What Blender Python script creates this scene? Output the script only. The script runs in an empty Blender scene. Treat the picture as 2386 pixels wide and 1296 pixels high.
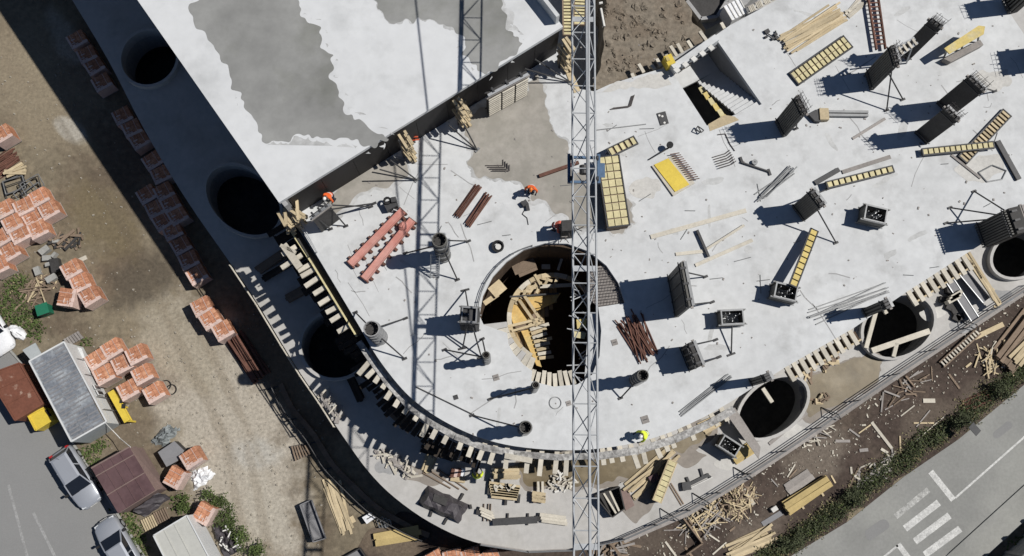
import bpy, math, random
from mathutils import Vector, Matrix
from mathutils.geometry import tessellate_polygon
random.seed(7)
sc = bpy.context.scene
COL = sc.collection
PI = math.pi

# ------------------------------------------------------------------ camera
F = 2200.0            # focal length in photo pixels (photo is 2386 wide)
HC = 64.7             # camera height above the ground
down = Vector((-33/F, -432/F, -1.0)).normalized()   # world down seen from the tilted camera
zc = -down
xc = (Vector((1, 0, 0)) - zc*zc.x).normalized()
yc = zc.cross(xc)
ROT = Matrix((xc, yc, zc))                          # camera axes -> world axes
CAM = Vector((0, 0, HC))
cam = bpy.data.objects.new('camera', bpy.data.cameras.new('camera'))
COL.objects.link(cam)
cam.data.sensor_width = 36.0
cam.data.lens = 36.0*F/2386.0
cam.data.clip_start = 0.5
cam.data.clip_end = 5000
cam.matrix_world = Matrix.Translation(CAM) @ ROT.to_4x4()
sc.camera = cam

# ------------------------------------------------------------------ light
SUN_EL, SUN_DIR = math.radians(54.6), Vector((-1.0, -0.13, 0)).normalized()
sun = bpy.data.objects.new('sun', bpy.data.lights.new('sun', 'SUN'))
COL.objects.link(sun)
sun.data.energy = 5.0
sun.data.angle = math.radians(0.5)
sun.data.color = (1.0, 0.965, 0.91)
ray = Vector((SUN_DIR.x*math.cos(SUN_EL), SUN_DIR.y*math.cos(SUN_EL), -math.sin(SUN_EL)))
sun.rotation_euler = ray.to_track_quat('-Z', 'Y').to_euler()
world = bpy.data.worlds.new('World')
sc.world = world
world.use_nodes = True
nt = world.node_tree
sky = nt.nodes.new('ShaderNodeTexSky')
sky.sky_type = 'NISHITA'
sky.sun_disc = False
sky.sun_elevation = SUN_EL
sky.sun_rotation = math.atan2(-SUN_DIR.x, -SUN_DIR.y)
sky.altitude = 1800.0        # thin, clean air: a deep blue sky and dark shadows
sky.air_density = 0.8
sky.dust_density = 0.1
bg = nt.nodes['Background']
nt.links.new(sky.outputs[0], bg.inputs[0])
bg.inputs[1].default_value = 0.057
sc.view_settings.view_transform = 'Standard'
sc.view_settings.look = 'None'
sc.view_settings.exposure = -0.13
sc.view_settings.gamma = 1.0
sc.view_settings.use_curve_mapping = False

# ------------------------------------------------------------------ helpers
G, L, M, R = 0.0, 4.9, 11.2, 14.6      # ground, lower slab, main floor, roof slab

def P(px, py, z=0.0):
    d = ROT @ Vector(((px-1193)/F, -(py-648)/F, -1.0))
    return CAM + d*((z-HC)/d.z)

def PP(pts, z):
    return [P(a, b, z) for a, b in pts]

def mpp(z):
    return (HC-z)/F*1.0

MATS = {}
def blend_spots(m, spots):
    """lay soft-edged irregular areas of another soil colour into a ground material: (centre, half length, half width, angle, colour, strength)"""
    t = m.node_tree; b = t.nodes['Principled BSDF']
    link = b.inputs['Base Color'].links[0].from_socket
    geo = t.nodes.new('ShaderNodeNewGeometry')
    n = t.nodes.new('ShaderNodeTexNoise'); n.inputs['Scale'].default_value = .45; n.inputs['Detail'].default_value = 8; n.inputs['Roughness'].default_value = .68
    t.links.new(geo.outputs['Position'], n.inputs['Vector'])
    n2 = t.nodes.new('ShaderNodeTexNoise'); n2.inputs['Scale'].default_value = 4.5; n2.inputs['Detail'].default_value = 4; n2.inputs['Roughness'].default_value = .7
    t.links.new(geo.outputs['Position'], n2.inputs['Vector'])
    for c, a, w, ang, col, k in spots:
        mp = t.nodes.new('ShaderNodeMapping'); mp.vector_type = 'TEXTURE'
        mp.inputs['Location'].default_value = (c.x, c.y, 0); mp.inputs['Rotation'].default_value = (0, 0, ang); mp.inputs['Scale'].default_value = (a, w, 1e4)
        t.links.new(geo.outputs['Position'], mp.inputs['Vector'])
        g = t.nodes.new('ShaderNodeTexGradient'); g.gradient_type = 'SPHERICAL'; t.links.new(mp.outputs[0], g.inputs[0])
        ma = t.nodes.new('ShaderNodeMath'); ma.operation = 'MULTIPLY_ADD'; ma.inputs[1].default_value = 1.5; t.links.new(n.outputs[0], ma.inputs[0]); t.links.new(g.outputs['Fac'], ma.inputs[2])
        r = t.nodes.new('ShaderNodeMapRange'); r.inputs['From Min'].default_value = .88; r.inputs['From Max'].default_value = 1.28; r.inputs['To Max'].default_value = k; t.links.new(ma.outputs[0], r.inputs['Value'])
        gate = t.nodes.new('ShaderNodeMapRange'); gate.inputs['From Min'].default_value = .0; gate.inputs['From Max'].default_value = .25; t.links.new(g.outputs['Fac'], gate.inputs['Value'])
        mu = t.nodes.new('ShaderNodeMath'); mu.operation = 'MULTIPLY'; t.links.new(r.outputs[0], mu.inputs[0]); t.links.new(gate.outputs[0], mu.inputs[1])
        vs = t.nodes.new('ShaderNodeVectorMath'); vs.operation = 'SCALE'; vs.inputs[0].default_value = col
        r2 = t.nodes.new('ShaderNodeMapRange'); r2.inputs['From Min'].default_value = .3; r2.inputs['From Max'].default_value = .7; r2.inputs['To Min'].default_value = .7; r2.inputs['To Max'].default_value = 1.3; t.links.new(n2.outputs[0], r2.inputs['Value']); t.links.new(r2.outputs[0], vs.inputs['Scale'])
        mx = t.nodes.new('ShaderNodeMix'); mx.data_type = 'RGBA'; t.links.new(mu.outputs[0], mx.inputs['Factor']); t.links.new(link, mx.inputs['A']); t.links.new(vs.outputs[0], mx.inputs['B'])
        link = mx.outputs['Result']
    t.links.new(link, b.inputs['Base Color'])
def mat(name, col, rough=0.8, var=0.12, scale=0.6, fine=9.0, fvar=0.08, bump=0.0, metal=0.0, rnd=0.0, col2=None, mix=None, spec=0.3, bscale=None):
    """procedural surface: base colour broken up by broad and fine noise (world space)"""
    m = bpy.data.materials.new(name)
    m.use_nodes = True
    t = m.node_tree
    b = t.nodes['Principled BSDF']
    b.inputs['Roughness'].default_value = rough
    b.inputs['Metallic'].default_value = metal
    b.inputs['Specular IOR Level'].default_value = spec
    geo = t.nodes.new('ShaderNodeNewGeometry')
    def noise(s, det):
        n = t.nodes.new('ShaderNodeTexNoise')
        n.inputs['Scale'].default_value = s
        n.inputs['Detail'].default_value = det
        n.inputs['Roughness'].default_value = 0.62
        t.links.new(geo.outputs['Position'], n.inputs['Vector'])
        return n
    def mrange(src, lo, hi, a=0.3, c=0.7):
        r = t.nodes.new('ShaderNodeMapRange')
        r.inputs['From Min'].default_value = a; r.inputs['From Max'].default_value = c
        r.inputs['To Min'].default_value = lo; r.inputs['To Max'].default_value = hi
        t.links.new(src, r.inputs['Value'])
        return r.outputs[0]
    def mul(a, c):
        n = t.nodes.new('ShaderNodeMath'); n.operation = 'MULTIPLY'
        t.links.new(a, n.inputs[0]); t.links.new(c, n.inputs[1])
        return n.outputs[0]
    n1, n2 = noise(scale, 5), noise(fine, 3)
    v = mul(mrange(n1.outputs[0], 1-var, 1+var), mrange(n2.outputs[0], 1-fvar, 1+fvar))
    if rnd:
        oi = t.nodes.new('ShaderNodeObjectInfo')
        v = mul(v, mrange(oi.outputs['Random'], 1-rnd, 1+rnd, 0, 1))
    base = t.nodes.new('ShaderNodeMix'); base.data_type = 'RGBA'
    base.inputs['A'].default_value = (*col, 1)
    base.inputs['B'].default_value = (*(col2 or col), 1)
    base.inputs['Factor'].default_value = 0
    if col2:
        sc_, a, c = mix or (scale, 0.45, 0.6)
        n3 = noise(sc_, 6)
        t.links.new(mrange(n3.outputs[0], 0, 1, a, c), base.inputs['Factor'])
    vm = t.nodes.new('ShaderNodeVectorMath'); vm.operation = 'SCALE'
    t.links.new(base.outputs['Result'], vm.inputs[0])
    t.links.new(v, vm.inputs['Scale'])
    t.links.new(vm.outputs[0], b.inputs['Base Color'])
    if bump:
        nb = noise(bscale or fine, 5)
        bp = t.nodes.new('ShaderNodeBump')
        bp.inputs['Strength'].default_value = 1.0
        bp.inputs['Distance'].default_value = bump
        t.links.new(nb.outputs[0], bp.inputs['Height'])
        t.links.new(bp.outputs[0], b.inputs['Normal'])
    MATS[name] = m
    return m

concrete_pale = mat('concrete_pale', (.53, .54, .545), .85, .075, .28, 1.7, .07, .004, col2=(.415, .42, .42), mix=(.6, .54, .74), bscale=6)
concrete_roof = mat('concrete_roof', (.56, .57, .578), .85, .045, .22, 1.3, .04, .003, col2=(.47, .48, .485), mix=(.4, .53, .7))
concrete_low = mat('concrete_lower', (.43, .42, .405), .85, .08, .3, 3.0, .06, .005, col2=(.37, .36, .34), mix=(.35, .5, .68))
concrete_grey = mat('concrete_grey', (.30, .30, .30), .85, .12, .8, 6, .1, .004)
wet_grey = mat('concrete_damp', (.245, .246, .238), .6, .2, .22, 1.1, .08, .002, col2=(.185, .188, .17), mix=(.25, .48, .68))
smear_m = mat('dusty_smear', (.46, .465, .462), .85, .12, .8, 5, .1)
fringe = mat('concrete_half_dry', (.37, .372, .368), .75, .12, .5, 3, .1, .002, col2=(.45, .455, .455), mix=(1.2, .45, .58))
spill = mat('mortar_spill', (.36, .355, .345), .9, .35, 1.4, 6, .35, .01, col2=(.22, .215, .21), mix=(2.2, .48, .56))
ramp_ply = mat('ramp_plywood', (.53, .36, .13), .7, .14, 1.4, 7, .14, rnd=.14, col2=(.50, .40, .19), mix=(1.2, .5, .66))
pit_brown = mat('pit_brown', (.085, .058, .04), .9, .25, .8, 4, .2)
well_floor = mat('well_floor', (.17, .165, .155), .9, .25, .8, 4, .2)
wet_tan = mat('concrete_damp_tan', (.27, .255, .225), .6, .12, .35, 2, .07, .002, col2=(.31, .29, .26), mix=(.5, .45, .62))
puddle_brown = mat('muddy_film', (.135, .105, .06), .45, .2, .5, 3, .1, .002, col2=(.20, .165, .11), mix=(.4, .48, .66))
dust = mat('cement_dust', (.485, .475, .45), .9, .1, .6, 5, .1)
stain = mat('oil_stain', (.24, .215, .19), .8, .12, .8, 4, .1)
dirt = mat('dry_dirt', (.185, .155, .11), .95, .22, .12, 2.4, .26, .05, col2=(.125, .098, .07), mix=(.16, .45, .6), bscale=2.6)
gravel = mat('pale_gravel', (.325, .29, .235), .95, .16, .3, 3.2, .26, .05, col2=(.20, .17, .12), mix=(.35, .48, .62), bscale=4)
whitespill = mat('lime_spill', (.285, .265, .225), .9, .14, .8, 4, .14)
soil = mat('brown_soil', (.062, .046, .038), .95, .25, .35, 3.2, .3, .06, col2=(.085, .066, .052), mix=(.22, .5, .66), bscale=3)
soil_dry = mat('dry_soil', (.125, .102, .083), .95, .2, .5, 3.2, .28, .05, col2=(.095, .074, .058), mix=(.5, .45, .6), bscale=3)
bankdirt = mat('rubbly_earth', (.21, .18, .142), .95, .25, .5, 3.5, .28, .07, col2=(.145, .118, .09), mix=(.5, .45, .6), bscale=2.6)
asphalt = mat('grey_asphalt', (.225, .225, .222), .9, .07, .1, 14, .06, .002, col2=(.20, .20, .198))
roadmat = mat('pale_asphalt', (.235, .236, .225), .9, .12, .25, 5, .07, .002, col2=(.275, .276, .258), mix=(.08, .45, .6))
shoring = mat('dark_boards', (.038, .03, .024), .9, .3, 1.2, 8, .3, rnd=.35)
paint = mat('road_paint', (.50, .50, .485), .75, .2, 1.8, 9, .25)
paint_old = mat('worn_paint', (.36, .36, .345), .8, .3, 3, 9, .3)
kerbmat = mat('kerb_stone', (.30, .30, .285), .85, .1, 1, 7, .1)
timber = mat('pale_timber', (.47, .385, .25), .8, .12, 1.2, 9, .1, rnd=.16)
tan_board = mat('tan_board', (.34, .245, .13), .8, .14, 1.2, 9, .12, rnd=.2)
timber_white = mat('weathered_timber', (.50, .465, .395), .8, .12, 1.2, 9, .1, rnd=.14)
timber_grey = mat('grey_timber', (.27, .25, .235), .85, .14, 1.2, 9, .12, rnd=.15)
timber_brown = mat('brown_timber', (.20, .15, .11), .85, .14, 1.2, 9, .12, rnd=.18)
timber_gold = mat('golden_timber', (.45, .345, .155), .8, .1, 1.2, 9, .1, rnd=.12)
yellow = mat('yellow_plywood', (.56, .44, .15), .6, .13, 1.2, 7, .12, rnd=.1, col2=(.50, .43, .24), mix=(1.4, .5, .66))
yellow_pale = mat('faded_yellow_plywood', (.53, .47, .27), .6, .13, 1.2, 7, .12, rnd=.1)
yellow_paint = mat('yellow_paint', (.60, .45, .06), .5, .08, 1.2, 7, .07)
shade_black = mat('shade_black_board', (.012, .011, .012), .6, .2, 1.5, 9, .2)  # near-black, stands for the shade under the roof edge
plydark = mat('dark_plywood', (.045, .043, .042), .7, .2, 1.5, 9, .2)
panelgrey = mat('grey_form_panel', (.10, .097, .088), .6, .2, 1.2, 8, .16)
steel = mat('grey_steel', (.22, .225, .23), .5, .12, 1.5, 8, .1, metal=.3)
steel_dark = mat('dark_steel', (.055, .055, .057), .55, .15, 1.5, 8, .14, metal=.2)
steel_galv = mat('galvanised_steel', (.42, .43, .44), .45, .1, 1.2, 8, .08, metal=.35)
rust = mat('rusty_steel', (.13, .062, .045), .8, .22, 1.5, 8, .2, rnd=.25)
rebar_m = mat('rebar_steel', (.09, .08, .078), .7, .2, 1.5, 9, .15)
red_steel = mat('red_oxide_steel', (.47, .20, .165), .6, .1, 1.2, 6, .08, col2=(.52, .27, .23), mix=(.8, .45, .6))
orange_red = mat('orange_red_paint', (.55, .10, .045), .6, .15, 2, 9, .15)
brick = mat('fired_clay', (.42, .19, .11), .8, .14, 2.5, 10, .2, rnd=.16, col2=(.46, .245, .15), mix=(2.5, .5, .62))
film = mat('pale_stretch_film', (.58, .44, .39), .35, .14, 3, 9, .12, rnd=.1, spec=.5)
mortar = mat('clay_gap', (.20, .075, .04), .9, .1)
skin_m = mat('skin', (.42, .26, .19), .6, .05)
vest_or = mat('orange_workwear', (.75, .13, .03), .8, .12, 6, 20, .1)
vest_ye = mat('yellow_workwear', (.62, .72, .06), .8, .12, 6, 20, .1)
vest_rd = mat('red_workwear', (.55, .13, .09), .8, .12, 6, 20, .1)
cloth_dark = mat('dark_workwear', (.045, .05, .07), .9, .15, 6, 20, .1)
helm_wh = mat('white_helmet', (.75, .75, .74), .35, .03)
helm_or = mat('orange_helmet', (.75, .20, .03), .35, .03)
helm_ye = mat('yellow_helmet', (.75, .65, .10), .35, .03)
hair_m = mat('dark_hair', (.03, .022, .016), .7, .1)
eye_m = mat('eye_dark', (.02, .02, .02), .3, 0)
refl = mat('reflective_band', (.62, .63, .62), .4, .05)
car_paint = mat('silver_car_paint', (.40, .42, .46), .32, .03, 1, 40, .02, metal=.35, spec=.5)
car_white = mat('white_car_paint', (.70, .71, .73), .3, .03, spec=.5)
glass = mat('dark_window_glass', (.012, .015, .022), .12, .02, spec=.6)
rubber = mat('black_rubber', (.02, .02, .021), .8, .1)
lamp_m = mat('headlamp_glass', (.6, .62, .64), .2, .05, spec=.6)
tail_m = mat('tail_lamp', (.35, .02, .02), .25, .05, spec=.6)
maroon = mat('maroon_sheet', (.125, .075, .078), .6, .1, .8, 6, .08, col2=(.095, .055, .058), mix=(.5, .47, .6))
maroon_lt = mat('maroon_wall', (.21, .15, .135), .75, .1, .8, 6, .08)
rustroof = mat('rusty_sheet', (.16, .063, .04), .8, .14, 1.2, 7, .12, col2=(.33, .23, .18), mix=(1.0, .6, .68))
cabin_roof = mat('weathered_roof_sheet', (.165, .18, .205), .6, .25, 1.1, 5, .2, col2=(.29, .31, .33), mix=(.9, .46, .62))
cabin_wall = mat('white_cabin_sheet', (.58, .59, .59), .6, .06, 1, 6, .05)
cabin_grey = mat('grey_cabin_sheet', (.36, .385, .39), .6, .06, 1, 6, .05)
flat_roof = mat('pale_flat_roof', (.43, .43, .40), .8, .06, .5, 5, .05)
tarp_dark = mat('dark_tarpaulin', (.058, .052, .058), .5, .25, 1.6, 6, .2, .03, bscale=3)
tarp_grey = mat('grey_tarpaulin', (.19, .21, .215), .55, .25, 1.4, 6, .18, .03, bscale=3)
tarp_white = mat('white_tarpaulin', (.70, .71, .73), .6, .1, 2, 8, .08, .02)
plate_grey = mat('grey_plate', (.205, .205, .215), .7, .06, 1, 6, .05)
blue_steel = mat('blue_machine_paint', (.075, .13, .215), .5, .12, 2, 8, .1)
jib_m = mat('grey_crane_paint', (.37, .385, .40), .5, .1, 1.2, 7, .08, metal=.1)
green_lid = mat('green_plastic', (.02, .15, .085), .5, .08)
leaf_a = mat('dull_grass', (.075, .105, .032), .9, .3, .6, 4, .25)
leaf_b = mat('dark_leaves', (.058, .068, .034), .8, .35, .5, 4, .3)
leaf_c = mat('dry_grass', (.21, .19, .10), .9, .3, .8, 4, .2)
bark = mat('twig_bark', (.08, .06, .045), .9, .2)
line_faint = mat('faint_line', (.27, .27, .267), .85, .2, 1.5, 9, .2)
stone = mat('loose_stones', (.33, .30, .25), .9, .25, 3, 9, .2, rnd=.2)
paper = mat('pale_litter', (.62, .61, .58), .8, .1)

class MB:
    """collects simple solids in world (or thing) space and links them as ONE mesh object"""
    def __init__(s):
        s.v, s.f = [], []
    def add(s, vs, fs):
        o = len(s.v)
        s.v += [Vector(x) for x in vs]
        s.f += [tuple(i+o for i in q) for q in fs]
        return s
    def hexa(s, q, r):
        return s.add(list(q)+list(r), [(3, 2, 1, 0), (4, 5, 6, 7), (0, 1, 5, 4), (1, 2, 6, 5), (2, 3, 7, 6), (3, 0, 4, 7)])
    def box(s, c, sx, sy, sz, rz=0.0, taper=1.0):
        ca, sa = math.cos(rz), math.sin(rz)
        def q(k, z):
            return [Vector((c[0]+(x*ca-y*sa)*k, c[1]+(x*sa+y*ca)*k, z)) for x, y in ((-sx/2, -sy/2), (sx/2, -sy/2), (sx/2, sy/2), (-sx/2, sy/2))]
        return s.hexa(q(1, c[2]), q(taper, c[2]+sz))
    def bar(s, a, b, w, h=None):
        a, b = Vector(a), Vector(b)
        h = h or w
        d = b-a
        if d.length < 1e-6: return s
        d.normalize()
        up = Vector((0, 0, 1)) if abs(d.z) < .95 else Vector((0, 1, 0))
        x = d.cross(up).normalized(); y = x.cross(d)
        def q(p): return [p-x*w/2-y*h/2, p+x*w/2-y*h/2, p+x*w/2+y*h/2, p-x*w/2+y*h/2]
        return s.hexa(q(b), q(a))
    def tube(s, a, b, r, n=6, r2=None):
        a, b = Vector(a), Vector(b); r2 = r if r2 is None else r2
        d = b-a
        if d.length < 1e-6: return s
        d.normalize()
        up = Vector((0, 0, 1)) if abs(d.z) < .9 else Vector((1, 0, 0))
        x = d.cross(up).normalized(); y = x.cross(d)
        ring = lambda p, k: [p+(x*math.cos(i*2*PI/n)+y*math.sin(i*2*PI/n))*k for i in range(n)]
        return s.add(ring(a, r)+ring(b, r2), [tuple(range(n)), tuple(range(2*n-1, n-1, -1))]+[(i, i+n, (i+1) % n+n, (i+1) % n) for i in range(n)])
    def path(s, pts, r, n=5):
        for a, b in zip(pts, pts[1:]): s.tube(a, b, r, n)
        return s
    def prism(s, poly, z0, z1, holes=()):
        loops = [[Vector((p[0], p[1], 0)) for p in q] for q in (poly, *holes)]
        flat = [p for q in loops for p in q]
        n = len(flat); tri = tessellate_polygon(loops)
        vs = [(p.x, p.y, z1) for p in flat]+[(p.x, p.y, z0) for p in flat]
        fs = []
        for t in tri:
            a, b, c = (flat[i] for i in t)
            if (b-a).cross(c-a).z < 0: t = t[::-1]
            fs += [tuple(t), tuple(i+n for i in reversed(t))]
        o = 0
        for q in loops:
            k = len(q)
            for i in range(k):
                j = (i+1) % k
                fs.append((o+i, o+j, o+j+n, o+i+n))
            o += k
        return s.add(vs, fs)
    def sheet(s, poly, z):
        loops = [[Vector((p[0], p[1], 0)) for p in poly]]
        fs = []
        for t in tessellate_polygon(loops):
            a, b, c = (loops[0][i] for i in t)
            fs.append(tuple(t) if (b-a).cross(c-a).z > 0 else tuple(t[::-1]))
        return s.add([(p.x, p.y, z) for p in loops[0]], fs)
    def ring(s, c, r0, r1, z0, z1, n=24, a0=0, a1=2*PI):
        full = abs(a1-a0-2*PI) < 1e-4
        m = n if full else n+1
        o = len(s.v); vs = []
        for i in range(m):
            a = a0+(a1-a0)*i/n
            for r, z in ((r0, z0), (r1, z0), (r1, z1), (r0, z1)):
                vs.append((c[0]+r*math.cos(a), c[1]+r*math.sin(a), z))
        fs = []
        for i in range(n):
            j = (i+1) % m
            for k in range(4): fs.append((i*4+k, j*4+k, j*4+(k+1) % 4, i*4+(k+1) % 4))
        return s.add(vs, fs)
    def dome(s, c, rx, ry, rz, rot=0, n=12, m=5, zlo=0.0):
        vs = []
        for j in range(m):
            e = math.asin(zlo)+(PI/2-math.asin(zlo))*j/m
            for i in range(n):
                a = 2*PI*i/n
                x, y = rx*math.cos(a)*math.cos(e), ry*math.sin(a)*math.cos(e)
                vs.append((c[0]+x*math.cos(rot)-y*math.sin(rot), c[1]+x*math.sin(rot)+y*math.cos(rot), c[2]+rz*math.sin(e)))
        vs.append((c[0], c[1], c[2]+rz))
        fs = [(j*n+i, j*n+(i+1) % n, (j+1)*n+(i+1) % n, (j+1)*n+i) for j in range(m-1) for i in range(n)]
        fs += [((m-1)*n+i, (m-1)*n+(i+1) % n, m*n) for i in range(n)]
        fs.append(tuple(range(n-1, -1, -1)))
        return s.add(vs, fs)
    def jitter(s, k, seed=0):
        r = random.Random(seed); memo = {}
        for v in s.v:
            key = (round(v.x, 3), round(v.y, 3), round(v.z, 3))
            if key not in memo: memo[key] = Vector((r.uniform(-k, k), r.uniform(-k, k), r.uniform(-k, k)))
        s.v = [v+memo[(round(v.x, 3), round(v.y, 3), round(v.z, 3))] for v in s.v]
        return s
    def build(s, name, m, parent=None, world=True, smooth=False):
        off = Vector((0, 0, 0))
        if parent is not None and world:
            p = parent
            while p is not None: off += p.location; p = p.parent
        elif parent is None:
            xs = [v.x for v in s.v]; ys = [v.y for v in s.v]; zs = [v.z for v in s.v]
            off = Vector(((min(xs)+max(xs))/2, (min(ys)+max(ys))/2, min(zs)))
        me = bpy.data.meshes.new(name)
        me.from_pydata([v-off for v in s.v], [], s.f)
        me.materials.append(m)
        if smooth:
            for p in me.polygons: p.use_smooth = True
        o = bpy.data.objects.new(name, me)
        COL.objects.link(o)
        if parent is not None: o.parent = parent
        else: o.location = off
        return o

def tag(o, label=None, cat=None, group=None, kind=None):
    if label: o['label'] = label
    if cat: o['category'] = cat
    if group: o['group'] = group
    if kind: o['kind'] = kind
    return o

def thing(name, label, cat, loc=(0, 0, 0), group=None, rz=0.0):
    o = bpy.data.objects.new(name, None)
    COL.objects.link(o)
    o.empty_display_size = .3
    o.location = loc; o.rotation_euler = (0, 0, rz)
    return tag(o, label, cat, group)

KIDS = {}
def copy_tree(o, parent=None):
    c = o.copy(); COL.objects.link(c)
    if parent is not None: c.parent = parent
    for ch in list(o.children): copy_tree(ch, c)
    return c

def share(o, name, parent, loc, rz=0.0, rot=None):
    """another piece with the same mesh"""
    c = o.copy(); COL.objects.link(c); c.parent = parent
    c.location = loc; c.rotation_euler = rot or (0, 0, rz)
    return c

def structure(name, mb, m):
    return tag(mb.build(name, m), kind='structure')

def jag(poly, step=.5, amp=.18, seed=1):
    """break a polygon's edges into an uneven natural outline"""
    r = random.Random(seed); out = []
    n = len(poly)
    for i in range(n):
        a, b = Vector(poly[i][:2]), Vector(poly[(i+1) % n][:2])
        k = max(1, int((b-a).length/step))
        d = (b-a)/k
        nn = Vector((-d.y, d.x)).normalized() if d.length > 0 else Vector((0, 0))
        for j in range(k):
            p = a+d*j+nn*r.gauss(0, amp)*(1 if j else .4)
            out.append((p.x, p.y))
    for _ in range(2):
        out = [q for a, b in zip(out, out[1:]+out[:1]) for q in ((a[0]*.75+b[0]*.25, a[1]*.75+b[1]*.25), (a[0]*.25+b[0]*.75, a[1]*.25+b[1]*.75))]
    return out

def smooth_line(pts, n=6):
    """catmull-rom through points (pixels or metres)"""
    pts = [Vector(p) for p in pts]; out = []
    for i in range(len(pts)-1):
        p0, p1, p2, p3 = pts[max(i-1, 0)], pts[i], pts[i+1], pts[min(i+2, len(pts)-1)]
        for j in range(n):
            t = j/n
            out.append(.5*((2*p1)+(p2-p0)*t+(2*p0-5*p1+4*p2-p3)*t*t+(3*p1-p0-3*p2+p3)*t**3))
    out.append(pts[-1])
    return out

def ellipse(c, a, b, rot, n=36):
    return [Vector((c.x+a*math.cos(t)*math.cos(rot)-b*math.sin(t)*math.sin(rot), c.y+a*math.cos(t)*math.sin(rot)+b*math.sin(t)*math.cos(rot), 0)) for t in (2*PI*i/n for i in range(n))]

def heading(a, b):
    return math.atan2(b[1]-a[1], b[0]-a[0])
# ================================================================== SETTING
low_px = [(-150, -480), (165, -5), (252, 140), (335, 300), (432, 462), (545, 625), (603, 712), (660, 806), (702, 873), (748, 940), (800, 1018), (858, 1098),
          (920, 1160), (1005, 1219), (1105, 1263), (1230, 1285), (1335, 1282), (1450, 1258), (1600, 1192), (1740, 1108), (1900, 1002), (2080, 878), (2240, 772), (2386, 678), (2700, 480), (2760, -250), (1900, -330)]
low_out = [v for v in smooth_line(PP(low_px[1:24], L), 4)] + PP(low_px[24:], L) + PP(low_px[:1], L)
cl = sum(low_out, Vector())/len(low_out)
ground_hole = [(cl+(p-cl)*.985) for p in low_out]
big = [(-1600, -1600), (1600, -1600), (1600, 1600), (-1600, 1600)]
mb = MB()
loops = [[Vector((*p, 0)) for p in big], [Vector((p.x, p.y, 0)) for p in ground_hole]]
flat = loops[0]+loops[1]; fs = []
for t in tessellate_polygon(loops):
    a, b, c = (flat[i] for i in t)
    fs.append(tuple(t) if (b-a).cross(c-a).z > 0 else tuple(t[::-1]))
mb.add(flat, fs)
structure('ground', mb, dirt)
def spot(px, a, w, deg, col, k): return (P(*px, 0), a, w, math.radians(deg), col, k)
blend_spots(dirt, [spot((535, 1010), 13.5, 5.6, -64, (.37, .335, .28), .95), spot((420, 800), 6, 3.5, -50, (.30, .265, .205), .8), spot((80, 200), 9, 4, -58, (.25, .21, .15), .6), spot((330, 650), 4.2, 2.6, 30, (.085, .07, .052), .85), spot((240, 520), 5, 2.5, -50, (.15, .12, .07), .7),
                   spot((595, 1058), 2.4, 1.6, 0, (.38, .365, .33), .75), spot((165, 303), 1.9, 1.0, -40, (.36, .34, .30), .8), spot((640, 860), 5, 1.8, -60, (.15, .115, .08), .7), spot((620, 1190), 4, 2, -60, (.37, .34, .285), .8), spot((290, 1010), 3, 1.6, 30, (.14, .11, .08), .7), spot((150, 90), 3.5, 1.3, -58, (.36, .33, .28), .6),
                   spot((455, 880), 11, .55, -62, (.20, .165, .12), .38), spot((505, 850), 11, .5, -62, (.20, .165, .12), .38), spot((250, 470), 10, .5, -57, (.115, .092, .065), .38), spot((298, 450), 10, .5, -57, (.115, .092, .065), .38), spot((560, 1210), 8, .5, -75, (.22, .185, .14), .38), spot((610, 1200), 8, .5, -75, (.22, .185, .14), .38)])
blend_spots(soil, [spot((1905, 1065), 3.4, 2.2, 30, (.15, .125, .102), .9), spot((2170, 985), 3, 1.8, 30, (.11, .088, .07), .8), spot((1760, 1245), 3, 1.8, 30, (.13, .105, .085), .85), spot((2300, 930), 3, 2, 30, (.11, .088, .07), .8), spot((1480, 1265), 3, 1.6, 20, (.10, .08, .064), .8), spot((900, 1250), 4, 2, -30, (.16, .125, .09), .7)])

# brown soil strip between the lower slab and the road
soil_px = [(860, 1235), (800, 1300), (760, 1420), (1700, 1420), (1850, 1296), (1975, 1215), (2110, 1110), (2235, 1022), (2400, 890), (2700, 650), (2600, 520), (2386, 640), (2000, 900), (1600, 1150), (1330, 1250), (1000, 1180)]
structure('soil_strip', MB().sheet(jag([p.to_2d() for p in PP(soil_px, 0)], .6, .18, 9), .012), soil)
# street on the left with its kerb
st_px = [(-500, 300), (-40, 745), (55, 850), (175, 1039), (274, 1196), (345, 1310), (520, 1600), (-600, 1700)]
st = PP(st_px, 0)
structure('street', MB().sheet(st, .02), asphalt)
kb = MB()
for a, b in zip(st[1:6], st[2:7]): kb.bar(a+Vector((0, 0, .06)), b+Vector((0, 0, .06)), .14, .12)
structure('street_kerb', kb, kerbmat)
lm = MB()
for a, b in [((20, 1130), (70, 1320)), ((78, 1195), (135, 1310))]:
    a, b = P(*a), P(*b); n = Vector((-(b-a).y, (b-a).x, 0)).normalized()*.09
    lm.sheet([a-n, b-n, b+n, a+n], .028)
structure('street_line', lm, line_faint)

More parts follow.
